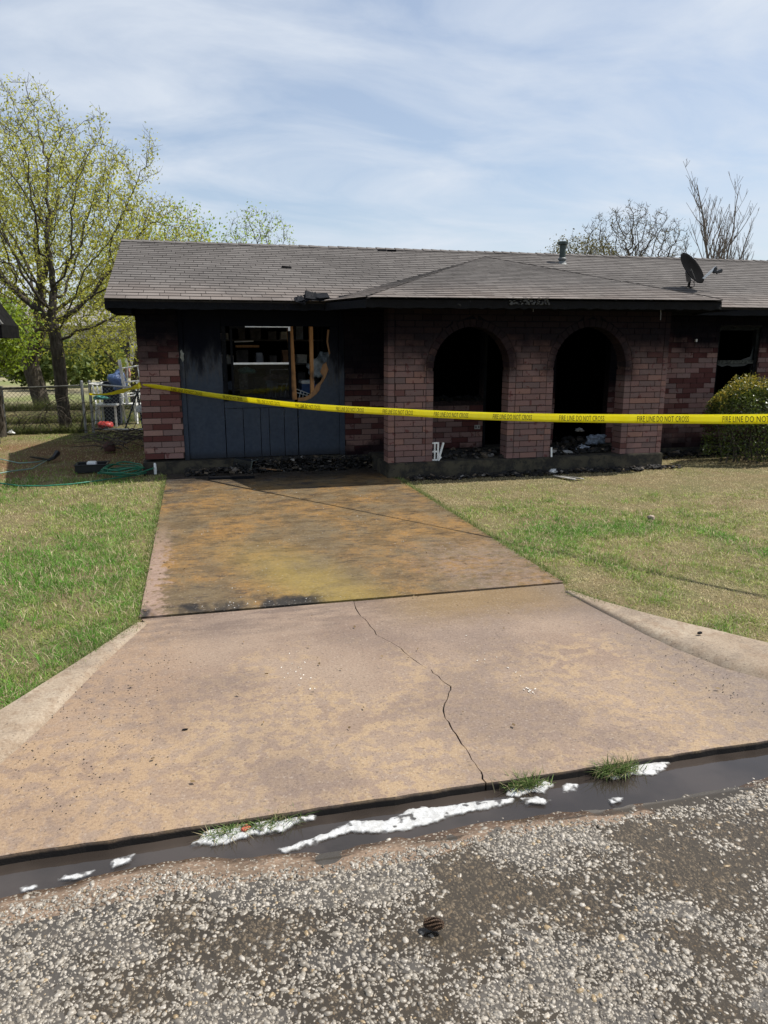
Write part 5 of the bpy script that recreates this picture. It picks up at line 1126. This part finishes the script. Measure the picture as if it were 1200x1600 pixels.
# hedge shrub in front of the right window
def shrub():
    r = np.random.default_rng(61); t = thing('hedge_shrub', (8.3, 9.0, 0), 'clipped green shrub with yellowing sunlit top beneath the right window', 'shrub')
    n = 26000; u = r.random(n); X = 7.08+r.random(n)*2.6; prof = 1.18*(1-np.clip((7.55-X)/.55, 0, 1)**2*.32); Yc = 9.0; hw = .42
    th = r.uniform(-.15*math.pi, 1.15*math.pi, n); shell = r.uniform(.72, 1.03, n)+(fbm(X*1.0, th*.6, 4, 9, 4)-.5)*.6
    left = np.clip((X-7.08)/.35, .25, 1)**.5
    Yv = Yc-np.cos(th)*hw*shell*left; Z = .55+np.sin(th)*(prof-.55)*shell; low = Z < .56; Z = np.where(low, r.uniform(.08, .6, n), Z)
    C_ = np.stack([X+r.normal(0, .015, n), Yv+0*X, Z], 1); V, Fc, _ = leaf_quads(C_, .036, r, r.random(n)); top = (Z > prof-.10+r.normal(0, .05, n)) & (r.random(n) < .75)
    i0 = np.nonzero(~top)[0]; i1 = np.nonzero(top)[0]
    for nm, ii, mm in (('foliage', i0, 'leaf_bush'), ('sunlit_foliage', i1, 'leaf_bush_top')):  # top leaves yellower and lighter; the sunlight is put into their leaf colour
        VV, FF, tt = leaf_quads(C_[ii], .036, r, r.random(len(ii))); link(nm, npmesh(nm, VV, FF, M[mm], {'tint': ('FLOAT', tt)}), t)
    mb = MB()
    for k in range(60): x = r.uniform(7.35, 9.5); y = r.uniform(8.85, 9.2); mb.tube([Vector((x, y, 0)), Vector((x+r.normal(0, .1), y+r.normal(0, .08), .4)), Vector((x+r.normal(0, .2), y+r.normal(0, .15), .85))], [.012, .008, .004], 4)
    mb.obj('stem', M['bark'], t)
shrub()

# ================================================================== TAPE
TA = wl(223, 601, 9.985); TB_dir = None
def depth_pt(px, py, wd): d = _F*F_PX+_R*(px-600)+_U*(800-py); return _C+d*(wd/F_PX)
pxy = [(223, 601), (280, 609.5), (346, 619.5), (450, 632), (533, 639), (617, 643.5), (700, 648), (800, 651.5), (908, 653.5), (1050, 654.6), (1196, 654.6), (1500, 650), (1731, 645)]
def s_of(x): return (676-x)/(-.061*x-45.2)      # invert x=(676+45.2s)/(1-.061s)
w0 = (TA-_C).dot(_F)/(1-.061*s_of(223))
TP = [depth_pt(x, y, w0*(1-.061*s_of(x))*(1. if x < 240 else (1.083 if x < 290 else 1.137))) for x, y in pxy]
def sample(pts, n):
    L_ = [0]
    for a, b in zip(pts, pts[1:]): L_.append(L_[-1]+(b-a).length)
    out = []
    for i in range(n+1):
        d = L_[-1]*i/n; k = max(j for j in range(len(L_)-1) if L_[j] <= d+1e-9); t = (d-L_[k])/(L_[k+1]-L_[k])
        p0 = pts[max(0, k-1)]; p1 = pts[k]; p2 = pts[k+1]; p3 = pts[min(len(pts)-1, k+2)]
        out.append(.5*((2*p1)+(p2-p0)*t+(2*p0-5*p1+4*p2-p3)*t*t+(3*p1-p0-3*p2+p3)*t**3))
    return out, L_[-1]
TP[1] = wl(280, 609.5, 9.955)
cen, TL = sample(TP, 240)
def tape_frame(i):
    t = i/240; w_ = .072 if t > .02 else .02+.052*t/.02; ang = .35*math.sin(t*9)*(1-t)+.15*math.sin(t*31)*.4+(.7*(1-t/.12) if t < .12 else 0)
    d = (cen[min(240, i+1)]-cen[max(0, i-1)]).normalized(); side = d.cross(Vector((0, 0, 1))).normalized(); up = side.cross(d).normalized(); up = up*math.cos(ang)+side*math.sin(ang); return cen[i], up, w_, up.cross(d).normalized()
def tape_pt(s_, v, off=0):      # s_ in metres from the pillar, v in -.5...5
    x = max(0, min(239.999, s_/TL*240)); i = int(x); f = x-i; a = tape_frame(i); b = tape_frame(i+1); c = a[0].lerp(b[0], f); u = a[1].lerp(b[1], f); w_ = a[2]*(1-f)+b[2]*f; n = a[3].lerp(b[3], f)
    return c+u*(w_*v)+n*off
def tapem():
    t = NT('yellow_tape'); n = t.noise(20, 3); c = t.mix(t.rng(n, .4, .6), (.88, .80, .02), (.92, .86, .05)); return t.done(c, .32, t.bump(t.noise(26, 3, .6, st=(1, 1, .3)), .5, .02), 0, .5, (.5, (.95, .88, .03)))
M['tape'] = tapem()
tp = thing('barrier_tape', TA, 'yellow fire line tape stretched from the left brick pillar across the whole front', 'tape')
V = []; 
for i in range(241):
    for v in (-.5, -.17, .17, .5): V.append(tape_pt(TL*i/240, v, .002*math.cos(v*9)))
mb = MB(); mb.add(V, [(i*4+k, i*4+k+1, i*4+k+5, i*4+k+4) for i in range(240) for k in range(3)]); o = mb.obj('tape_band', M['tape'], tp, smooth=True)
o.modifiers.new('t', 'SOLIDIFY').thickness = .0006
# printed words
fc = bpy.data.curves.new('lettering', 'FONT'); fc.body = 'FIRE LINE DO NOT CROSS'; fc.size = 1; fc.resolution_u = 2; fc.space_character = 1.05
fo = bpy.data.objects.new('tmp', fc); COL.objects.link(fo); dg = bpy.context.evaluated_depsgraph_get(); dg.update(); tm = bpy.data.meshes.new_from_object(fo.evaluated_get(dg)); COL.objects.unlink(fo); bpy.data.objects.remove(fo)
tv = np.array([v.co[:] for v in tm.vertices]); tf = [tuple(p_.vertices) for p_ in tm.polygons]; tx0, tx1 = tv[:, 0].min(), tv[:, 0].max(); ty0, ty1 = tv[:, 1].min(), tv[:, 1].max()
pxof = lambda p: 600+F_PX*(p-_C).dot(_R)/(p-_C).dot(_F); arc = lambda x: min(range(241), key=lambda i: abs(pxof(cen[i])-x))*TL/240
per = (arc(1133)-arc(676))/4; s0 = arc(676)      # metres of the reference print (px 676)
side_sign = 1 if (tape_frame(120)[3].dot(_C-cen[120]) > 0) else -1
ink = plain('tape_ink', (.025, .022, .012), .5)
for k in range(-8, 8):
    sa = s0+k*per; sb = sa+per*.60
    if sb < .15 or sa > TL-.05: continue
    vs = [tape_pt(sa+(x-tx0)/(tx1-tx0)*(sb-sa), ((y-ty0)/(ty1-ty0)-.5)*.62, side_sign*.0032) for x, y, _ in tv]
    mb = MB(); mb.add(vs, tf); mb.obj('lettering', ink, tp)
# tail going back to the gate post, and wrap round the pillar
pt = [Vector((-.705, 9.99, 1.155)), Vector((-.73, 10.4, 1.13)), wl(190, 611, 13.6), wl(165, 616, 14.7), wl(139, 616, 15.28)]; cs, L2 = sample(pt, 40); mb = MB(); V = []
for i, c in enumerate(cs):
    w_ = .05+.02*math.sin(i*.3); dd = (cs[min(40, i+1)]-cs[max(0, i-1)]).normalized(); V += [c+Vector((0, 0, -w_/2))+dd.cross(Vector((0, 0, 1)))*.02, c+Vector((0, 0, w_/2))]
mb.add(V, [(i*2, i*2+1, i*2+3, i*2+2) for i in range(40)]); mb.box(-.706, -.69, 9.985, 10.36, 1.13, 1.19)
o = mb.obj('tape_tail', M['tape'], tp, smooth=False); o.modifiers.new('t', 'SOLIDIFY').thickness = .0006
# stake outside the picture that holds the other end
e = cen[-1]; mb = MB(); mb.box(e.x-.02, e.x+.03, e.y-.02, e.y+.02, -.3, e.z+.15); simple('wooden_stake', mb, M['stud_wood'], 'wooden stake holding the right end of the yellow tape', 'stake')
# ================================================================== FOAM, TUFTS, STONES, GRASS
def inside(poly, X, Y):
    c = np.zeros(X.shape, bool); n = len(poly)
    for i in range(n):
        x0, y0 = poly[i]; x1, y1 = poly[(i+1) % n]
        c ^= ((y0 > Y) != (y1 > Y)) & (X < (x1-x0)*(Y-y0)/(y1-y0+1e-12)+x0)
    return c
def edge_dist(poly, X, Y):
    d = np.full(X.shape, 9.); n = len(poly)
    for i in range(n):
        a = np.array(poly[i]); b = np.array(poly[(i+1) % n]); ab = b-a; t = np.clip(((X-a[0])*ab[0]+(Y-a[1])*ab[1])/(ab@ab+1e-12), 0, 1); d = np.minimum(d, np.hypot(X-a[0]-t*ab[0], Y-a[1]-t*ab[1]))
    return d
def foam_patch(px, label, z=-.046, h=.007, name='foam_patch', seed=1):
    poly = [tuple(gr(x, y, z)[:2]) for x, y in px]; xs = [p[0] for p in poly]; ys = [p[1] for p in poly]; s_ = .0028; pad = .01
    X, Y = np.meshgrid(np.arange(min(xs)-pad, max(xs)+pad, s_), np.arange(min(ys)-pad, max(ys)+pad, s_)); ins = inside(poly, X, Y); d = edge_dist(poly, X, Y)*np.where(ins, 1, -1)+(fbm(X, Y, 45, seed)-.5)*.020+(fbm(X, Y, 130, seed+3)-.5)*.003+.004
    zb = np.maximum(z, gutz(X, Y)+.0015); Z = zb+np.sqrt(np.clip(d, 0, .02)/.02)*h*(.35+.9*fbm(X, Y, 28, seed+5)); thick = np.clip(d/.015, 0, 1)*np.clip((.78-fbm(X, Y, 38, seed+8))/.22, .15, 1); ok = d > 0
    ny, nx = X.shape; i = np.arange((ny-1)*(nx-1)); a = (i//(nx-1))*nx+i % (nx-1); Fq = np.stack([a, a+1, a+nx+1, a+nx], 1); okf = ok.ravel()[Fq].sum(1) >= 3; Fq = Fq[okf]
    Z = np.where(ok, Z, zb-.001)
    used = np.unique(Fq); mp = np.full(nx*ny, -1); mp[used] = np.arange(len(used)); V = np.stack([X.ravel(), Y.ravel(), Z.ravel()], 1)[used]
    o = link(name, npmesh(name, V, mp[Fq], M['foam'], {'tint': ('FLOAT', thick.ravel()[used])}, smooth=True)); return tag(o, label, 'foam', 'foam patches along the gutter')
FP = [([(300, 1322), (322, 1300), (352, 1280), (385, 1268), (430, 1260), (470, 1260), (497, 1270), (490, 1282), (462, 1290), (440, 1302), (400, 1306), (360, 1318), (325, 1322)], 'thick white foam around the large left grass tuft in the gutter', .016),
      ([(432, 1330), (480, 1312), (520, 1300), (545, 1284), (575, 1282), (600, 1284), (640, 1266), (660, 1262), (700, 1260), (760, 1252), (802, 1249), (795, 1258), (730, 1270), (690, 1282), (640, 1296), (590, 1302), (540, 1302), (490, 1320), (450, 1332)], 'long white foam band along the middle of the gutter', .010),
      ([(735, 1229), (770, 1220), (800, 1214), (838, 1214), (864, 1226), (850, 1240), (828, 1238), (812, 1246), (788, 1244), (800, 1230), (770, 1228)], 'white foam around the middle grass tuft', .008),
      ([(872, 1210), (890, 1200), (920, 1197), (960, 1198), (985, 1188), (1045, 1192), (1044, 1200), (1020, 1212), (985, 1212), (960, 1218), (930, 1206), (905, 1208), (890, 1216)], 'white foam spread around the right grass tuft', .008),
      ([(878, 1230), (885, 1225), (903, 1226), (898, 1235), (880, 1238)], 'small round foam fleck between the middle and right tufts', .004),
      ([(815, 1248), (840, 1246), (862, 1250), (850, 1256), (820, 1255)], 'small foam fleck below the middle tuft', .004),
      ([(172, 1352), (178, 1342), (208, 1336), (205, 1344), (190, 1352), (175, 1358)], 'wispy foam fleck on the silt left of the large tuft', .003),
      ([(93, 1375), (100, 1369), (148, 1360), (140, 1367), (118, 1374)], 'flat foam streak on the silt near the left picture edge', .003),
      ([(34, 1387), (58, 1382), (60, 1386), (36, 1392)], 'tiny foam streak leftmost in the gutter', .003),
      ([(952, 1249), (975, 1245), (970, 1253), (955, 1255)], 'tiny foam fleck below the right tuft', .003),
      ([(0, 1325), (0, 1330), (30, 1323), (70, 1316), (66, 1312), (30, 1318)], 'thin foam line hugging the drive edge at the far left', .003)]
for i, (px, lb, h) in enumerate(FP):
    z = -.0360 if i in (0, 1, 2, 3, 4, 10) else -.028
    foam_patch(px, lb, z, h, seed=i+1)
def blades(P, H_, W, col, rr, lean=.6, name='grass', segs=2):
    """P (n,3) bases; H,W (n); col (n,3)"""
    n = len(P); a = rr.uniform(0, 2*math.pi, n); ln = rr.uniform(.1, 1, n)*lean; d = np.stack([np.cos(a)*ln, np.sin(a)*ln, np.ones(n)], 1); d /= np.linalg.norm(d, axis=1)[:, None]; b = a+rr.uniform(-1.2, 1.2, n)+math.pi/2; s_ = np.stack([np.cos(b), np.sin(b), np.zeros(n)], 1)
    Wc = W[:, None]; Hc = H_[:, None]; bend = np.stack([np.cos(a), np.sin(a), -.4*np.ones(n)], 1)*(Hc*ln[:, None]*.45); m = P+d*Hc*.55; tip = P+d*Hc+bend
    V = np.stack([P-s_*Wc*.5, P+s_*Wc*.5, m+s_*Wc*.4, m-s_*Wc*.4, tip], 1).reshape(-1, 3); k = np.arange(n)*5
    F3 = np.concatenate([np.stack([k, k+1, k+2], 1), np.stack([k, k+2, k+3], 1), np.stack([k+3, k+2, k+4], 1)]); C4 = np.repeat(np.concatenate([col, np.ones((n, 1))], 1), 5, axis=0)
    return npmesh(name, V, F3, M['grass'], {'bladecol': ('FLOAT_COLOR', C4)})
def tuft(c, n, rx, ry, h, label, seed):
    rr = np.random.default_rng(seed); P = np.stack([c.x+rr.normal(0, rx*.5, n), c.y+rr.normal(0, ry*.5, n), np.full(n, -.040)], 1); g = rr.random(n)[:, None]; col = np.array([[.05, .10, .02]])*(1-g)+np.array([[.20, .27, .09]])*g; dry = rr.random(n) < .2; col[dry] = (.36, .31, .18)
    o = link('grass_tuft', blades(P, rr.uniform(.4, 1.1, n)*h, rr.uniform(.002, .0055, n), col, rr, 1.3, 'grass_tuft')); tag(o, label, 'grass tuft', 'grass tufts growing in the gutter')
def tline(pa, pb, n, h, label, seed, wd=.02):
    rr = np.random.default_rng(seed); u = rr.random(n); P = np.stack([pa.x+(pb.x-pa.x)*u+rr.normal(0, .006, n), pa.y+(pb.y-pa.y)*u+rr.normal(0, wd, n), np.full(n, -.042)], 1); g = rr.random(n)[:, None]; col = np.array([[.05, .10, .02]])*(1-g)+np.array([[.22, .30, .10]])*g; dry = rr.random(n) < .22; col[dry] = (.36, .31, .18)
    o = link('grass_tuft', blades(P, rr.uniform(.4, 1.1, n)*h, rr.uniform(.002, .005, n), col, rr, 1.3, 'grass_tuft')); tag(o, label, 'grass tuft', 'grass tufts growing in the gutter')
tline(gr(322, 1312, -.036), gr(470, 1279, -.036), 560, .065, 'long grass tuft half buried in foam, leftmost in the gutter', 71, .011)
tuft(gr(822, 1230, -.036), 420, .075, .022, .075, 'middle grass tuft in the gutter just right of the crack end', 72)
tuft(gr(962, 1209, -.036), 520, .08, .022, .085, 'right grass tuft in the gutter surrounded by foam', 73)
mb = MB(); c = gr(384, 1294, -.022); mb.box(-.018, .018, -.008, .008, 0, .004, Matrix.Translation(c) @ Matrix.Rotation(.9, 4, 'Z') @ Matrix.Rotation(.4, 4, 'X'), .003); simple('red_leaf', mb, plain('redleaf', (.32, .07, .04)), 'rusty red leaf caught in the foam of the left tuft', 'leaf')
# pine cone on the road
def cone():
    c = gr(680, 1452, -.02); t = thing('seed_pod', c, 'dark brown dried pine cone lying on the pebbled road', 'pine cone'); mb = MB(); ax = Vector((.85, -.45, .1)).normalized(); L_ = .055
    q = Vector((0, 0, 1)).rotation_difference(ax); c0 = c+Vector((-.03, .012, .018))
    for i in range(12):
        z = L_*i/12; rr_ = .011*math.sin(math.pi*(.15+.8*i/12))+.003
        for k in range(9): a = 2*math.pi*k/9+i*.6; p = c0+q @ Vector((rr_*math.cos(a)*.6, rr_*math.sin(a)*.6, z)); e2 = c0+q @ Vector((rr_*1.3*math.cos(a), rr_*1.3*math.sin(a), z+.006)); mb.bar(p, e2, .006, .003)
    mb.tube([c0, c0+ax*L_], .006, 6); mb.obj('scales', plain('conebrown', (.06, .035, .02), .8, var=.6, scale=80), t)
cone()
# road stones
def stones():
    rr = np.random.default_rng(81); n = 112000; X = rr.uniform(-1.4, 3.0, n); Y = .82+(2.24-.82)*rr.random(n); edge = edgeY(X)+.005+(fbm(X, Y, 12, 4, 3)-.5)*.06+np.where(rr.random(n) < .25, rr.exponential(.022, n), 0)
    dens = .55+.75*(fbm(X, Y, 2.2, 7)-.35); wet = np.exp(-(((X-1.8)/.6)**2+((Y-1.85)/.2)**2)); keep = (rr.random(n) < dens+.25-.25*wet) & (Y < edge); X, Y = X[keep], Y[keep]; n = len(X)
    k5 = np.arange(5)*2*math.pi/5; iv = np.concatenate([np.stack([np.cos(k5), np.sin(k5), np.full(5, -.45)], 1), np.stack([np.cos(k5+.63)*.74, np.sin(k5+.63)*.74, np.full(5, .62)], 1)])
    ifc = np.array([f for q in range(5) for f in ((q, (q+1) % 5, 5+q), ((q+1) % 5, 5+(q+1) % 5, 5+q))]+[(5, 6, 7), (5, 7, 8), (5, 8, 9)])
    r_ = np.clip(rr.lognormal(math.log(.0044), .38, n), .0022, .012); a = rr.uniform(0, math.pi, n); sx = r_*rr.uniform(.9, 1.5, n); sy = r_*rr.uniform(.6, 1.0, n); sz = r_*rr.uniform(.28, .6, n); jit = 1+rr.normal(0, .13, (n, 10, 1)); L_ = iv[None]*jit*np.stack([sx, sy, sz], 1)[:, None]
    ca, sa = np.cos(a)[:, None], np.sin(a)[:, None]; VX = L_[..., 0]*ca-L_[..., 1]*sa; VY = L_[..., 0]*sa+L_[..., 1]*ca; Z0 = np.maximum(gutz(X, Y)+.001, roadz(X, Y))+sz*rr.uniform(-.25, .55, n); V = np.stack([VX+X[:, None], VY+Y[:, None], L_[..., 2]+Z0[:, None]], 2).reshape(-1, 3)
    Fc = (ifc[None]+(np.arange(n)*10)[:, None, None]).reshape(-1, 3); o = link('road_stones', npmesh('road_stones', V, Fc, M['stone'], {'tint': ('FLOAT', np.repeat(np.clip(rr.normal(.55, .22, n), 0, 1), 10))}, smooth=True)); o['kind'] = 'stuff'
stones()
# grit and crumbs on drive
o = rubble('driveway_grit', [(random.uniform(-.3, 2.3), random.uniform(4.7, 9.6), .006, .2, .2, .001) for _ in range(60)]+[(random.uniform(-.9, -.2), random.uniform(2.6, 3.9), .001, .12, .15, .001) for _ in range(60)]+[(random.uniform(2.3, 2.7), random.uniform(2.7, 3.8), .001, .1, .15, .001) for _ in range(25)], 1100, .0008, .0032, M['debris'], flat=.3); o['kind'] = 'stuff'
o = rubble('white_flecks', [(random.uniform(.0, .8), 4.62, .006, .2, .05, .001) for _ in range(8)]+[(random.uniform(-.1, 1.9), random.uniform(4.7, 9), .006, .2, .2, .001) for _ in range(30)], 200, .001, .0035, M['white_paint'], flat=.3); o['kind'] = 'stuff'
# dried white splash marks on the apron (flat)
def splash(cx, cy, n, sp, seed, elong):
    rr = random.Random(seed); mb = MB(); c = gr(cx, cy)
    for k in range(n):
        p = c+Vector((rr.gauss(0, sp*.35), rr.gauss(0, sp), 0)); s_ = rr.uniform(.0008, .0032); a = rr.gauss(.25, .4); pts = []
        for i in range(7): th = 2*math.pi*i/7; x, y = s_*elong*math.cos(th)*rr.uniform(.7, 1.2), s_*math.sin(th)*rr.uniform(.7, 1.2); pts.append(Vector((p.x+x*math.sin(a)-y*math.cos(a), p.y+x*math.cos(a)+y*math.sin(a), .001)))
        mb.prism(pts, (0, 0, .0012))
    return mb
for (x, y, n, sp, sd, el, lb) in ((832, 1083, 14, .035, 3, 3, 'largest chalky white splash mark on the right half of the apron'), (468, 1050, 22, .12, 4, 2.5, 'scattered white drip marks left of the apron crack'), (745, 1018, 8, .10, 5, 3, 'thin white drip line right of the apron crack near the joint'), (805, 1050, 4, .03, 6, 3, 'faint white marks just above the largest splash')):
    tag(splash(x, y, n, sp, sd, el).obj('splash_mark', plain('splash%d' % sd, (.62, .58, .52), .8)), lb, 'splash mark', 'white splash marks on the apron')
# lawn
def lawn():
    rr = np.random.default_rng(91)
    def poly_of(px): return [tuple(gr(x, y)[:2]) for x, y in px]
    Lp = [(-.42, 4.5)]+[(p.x, p.y) for p in Lout[1:9]]+[(-7, 2.6), (-7, 19), (-.75, 19), (-.75, 10.02), (-.43, 9.98)]
    Rp = [(2.45, 4.6)]+[(p.x, p.y) for p in Rout[1:10]]+[(11, 2.62), (13, 9.9), (6.32, 9.95), (6.32, 8.78), (2.5, 8.75), (2.42, 9.6), (2.42, 9.0)]
    N0 = 1400000; Ps = []
    # sample more near the camera
    for poly, x0, x1, y0, y1 in ((Lp, -7, -.35, 2.6, 19), (Rp, 2.38, 13, 2.6, 9.95)):
        n = 950000; X = rr.uniform(x0, x1, n); Y = y0+(y1-y0)*rr.random(n); dist = np.hypot(X, Y); ok = inside(poly, X, Y) & (rr.random(n) < np.clip((4.6/dist)**1.6, 0, 1))
        fx = (X*math.cos(YAW)-Y*math.sin(YAW))/(X*math.sin(YAW)+Y*math.cos(YAW)); ok &= (np.abs(fx) < .85); Ps.append(np.stack([X[ok], Y[ok]], 1))
    P = np.concatenate(Ps); X, Y = P[:, 0], P[:, 1]; n = len(X); leftm = X < 0
    g = fbm(X, Y, .9, 3, 4); g2 = fbm(X, Y, 3.5, 8, 3); g3 = fbm(X, Y, 14, 9, 2)
    green = np.where(leftm, .52+1.5*(g-.45)+1.0*(g2-.5)+(6.2-Y)*.20*(Y < 6.2)-(Y > 6.5)*.18, .24+1.5*(g-.5)+1.2*(g2-.5))
    green += np.where(~leftm, .75*np.exp(-(((X-3.6)/1.1)**2+((Y-6.2)/.8)**2))+.35*np.exp(-(((X-3.7)/.8)**2+((Y-4.0)/.7)**2))-.35*(Y > 7.2), 0)
    green = np.clip(green+.6*(g3-.5)+rr.normal(0, .16, n), 0, 1)
    bare = (fbm(X, Y, 3.3, 12, 4) > .57) & (rr.random(n) < .6); bare |= leftm & (Y > 10.2) & (Y < 14) & (X > -3.2) & (rr.random(n) < .65+.5*(g-.5)); keep = ~bare; X, Y, green = X[keep], Y[keep], green[keep]; n = len(X)
    v = rr.uniform(.7, 1.25, (n, 1))*(.62+.76*fbm(X, Y, 11, 15, 3))[:, None]; t = green[:, None]; straw = np.array([.50, .415, .24]); gr_ = np.array([.11, .26, .030]); mid = np.array([.30, .35, .09])
    col = np.where(t < .5, straw*(1-t*2)+mid*t*2, mid*(2-t*2)+gr_*(t*2-1))*v; dry = rr.random(n) < .22; col[dry] = np.array([.52, .44, .28])*v[dry]
    dist = np.hypot(X, Y); H_ = rr.uniform(.4, 1.15, n)*(.020+.045*green**1.3)*np.where(X < 0, 1.15, 1.0); W = np.clip(.0020+.0005*dist, .003, .007)*rr.uniform(.6, 1.2, n)
    P3 = np.stack([X, Y, np.full(n, -.015)], 1); 
    o = link('lawn_grass', blades(P3, H_, W, col, rr, 1.5, 'lawn_grass')); o['kind'] = 'stuff'; return n
nb_ = lawn(); print('blades', nb_)
# taller weeds at the edge of the drive, the fence and walls
def weeds(pts, n, h, seed, name):
    rr = np.random.default_rng(seed); idx = rr.integers(0, len(pts)-1, n); u = rr.random(n); A_ = np.array([p[:2] for p in pts]); XY = A_[idx]*(1-u[:, None])+A_[idx+1]*u[:, None]+rr.normal(0, .024, (n, 2)); g = rr.random(n)[:, None]
    col = np.array([[.07, .13, .02]])*(1-g)+np.array([[.30, .30, .12]])*g; P3 = np.concatenate([XY, np.full((n, 1), -.01)], 1); o = link(name, blades(P3, rr.uniform(.3, 1.2, n)*h, rr.uniform(.003, .006, n), col, rr, 1.1, name)); o['kind'] = 'stuff'
weeds([(-.44, 4.5), (-.44, 9.7)], 2600, .035, 101, 'edge_grass'); weeds([(2.49, 4.55), (2.43, 9.6)], 3600, .05, 102, 'edge_weeds'); weeds([(p.x, p.y) for p in Rout[:8]], 4200, .045, 103, 'curb_grass'); weeds([(p.x, p.y) for p in Lout[:8]], 4200, .045, 104, 'curb_weeds')
weeds([(-6, 15.4), (-2.1, 15.4)], 5000, .22, 105, 'fence_grass'); weeds([(-6, 17.5), (-.8, 17.5)], 6000, .3, 106, 'rough_grass'); weeds([(-6, 21), (0, 21)], 6000, .4, 107, 'field_grass')

# scattered dead leaves and clippings
def litter():
    rr = np.random.default_rng(120); n = 420; X = np.concatenate([rr.normal(-.42, .05, 60)+rr.exponential(.03, 60), rr.uniform(-2.5, 9, 180), 2.47+rr.normal(0, .06, 60), rr.uniform(-.8, 2.6, 120)]); Y = np.concatenate([rr.uniform(4.6, 9.5, 60), rr.uniform(4.2, 9.5, 180), rr.uniform(4.6, 9, 60), rr.uniform(2.6, 4.5, 120)])
    far = np.arange(n) >= 300; keep = ~far | (rr.random(n) < .35); X, Y, far = X[keep], Y[keep], far[keep]; lawn_ = (X < -.45) | (X > 2.5); C_ = np.stack([X, Y, np.where(lawn_, .022, .012)], 1); V, Fc, t_ = leaf_quads(C_, .026, rr, rr.random(len(C_))); V[:, 2] = C_[:, 2].repeat(4)+(V[:, 2]-C_[:, 2].repeat(4))*.35
    m = leafmat('dead_leaf', (.07, .045, .025), (.26, .18, .09), .2); o = link('dead_leaves', npmesh('dead_leaves', V, Fc, m, {'tint': ('FLOAT', t_)})); o['kind'] = 'stuff'
litter()
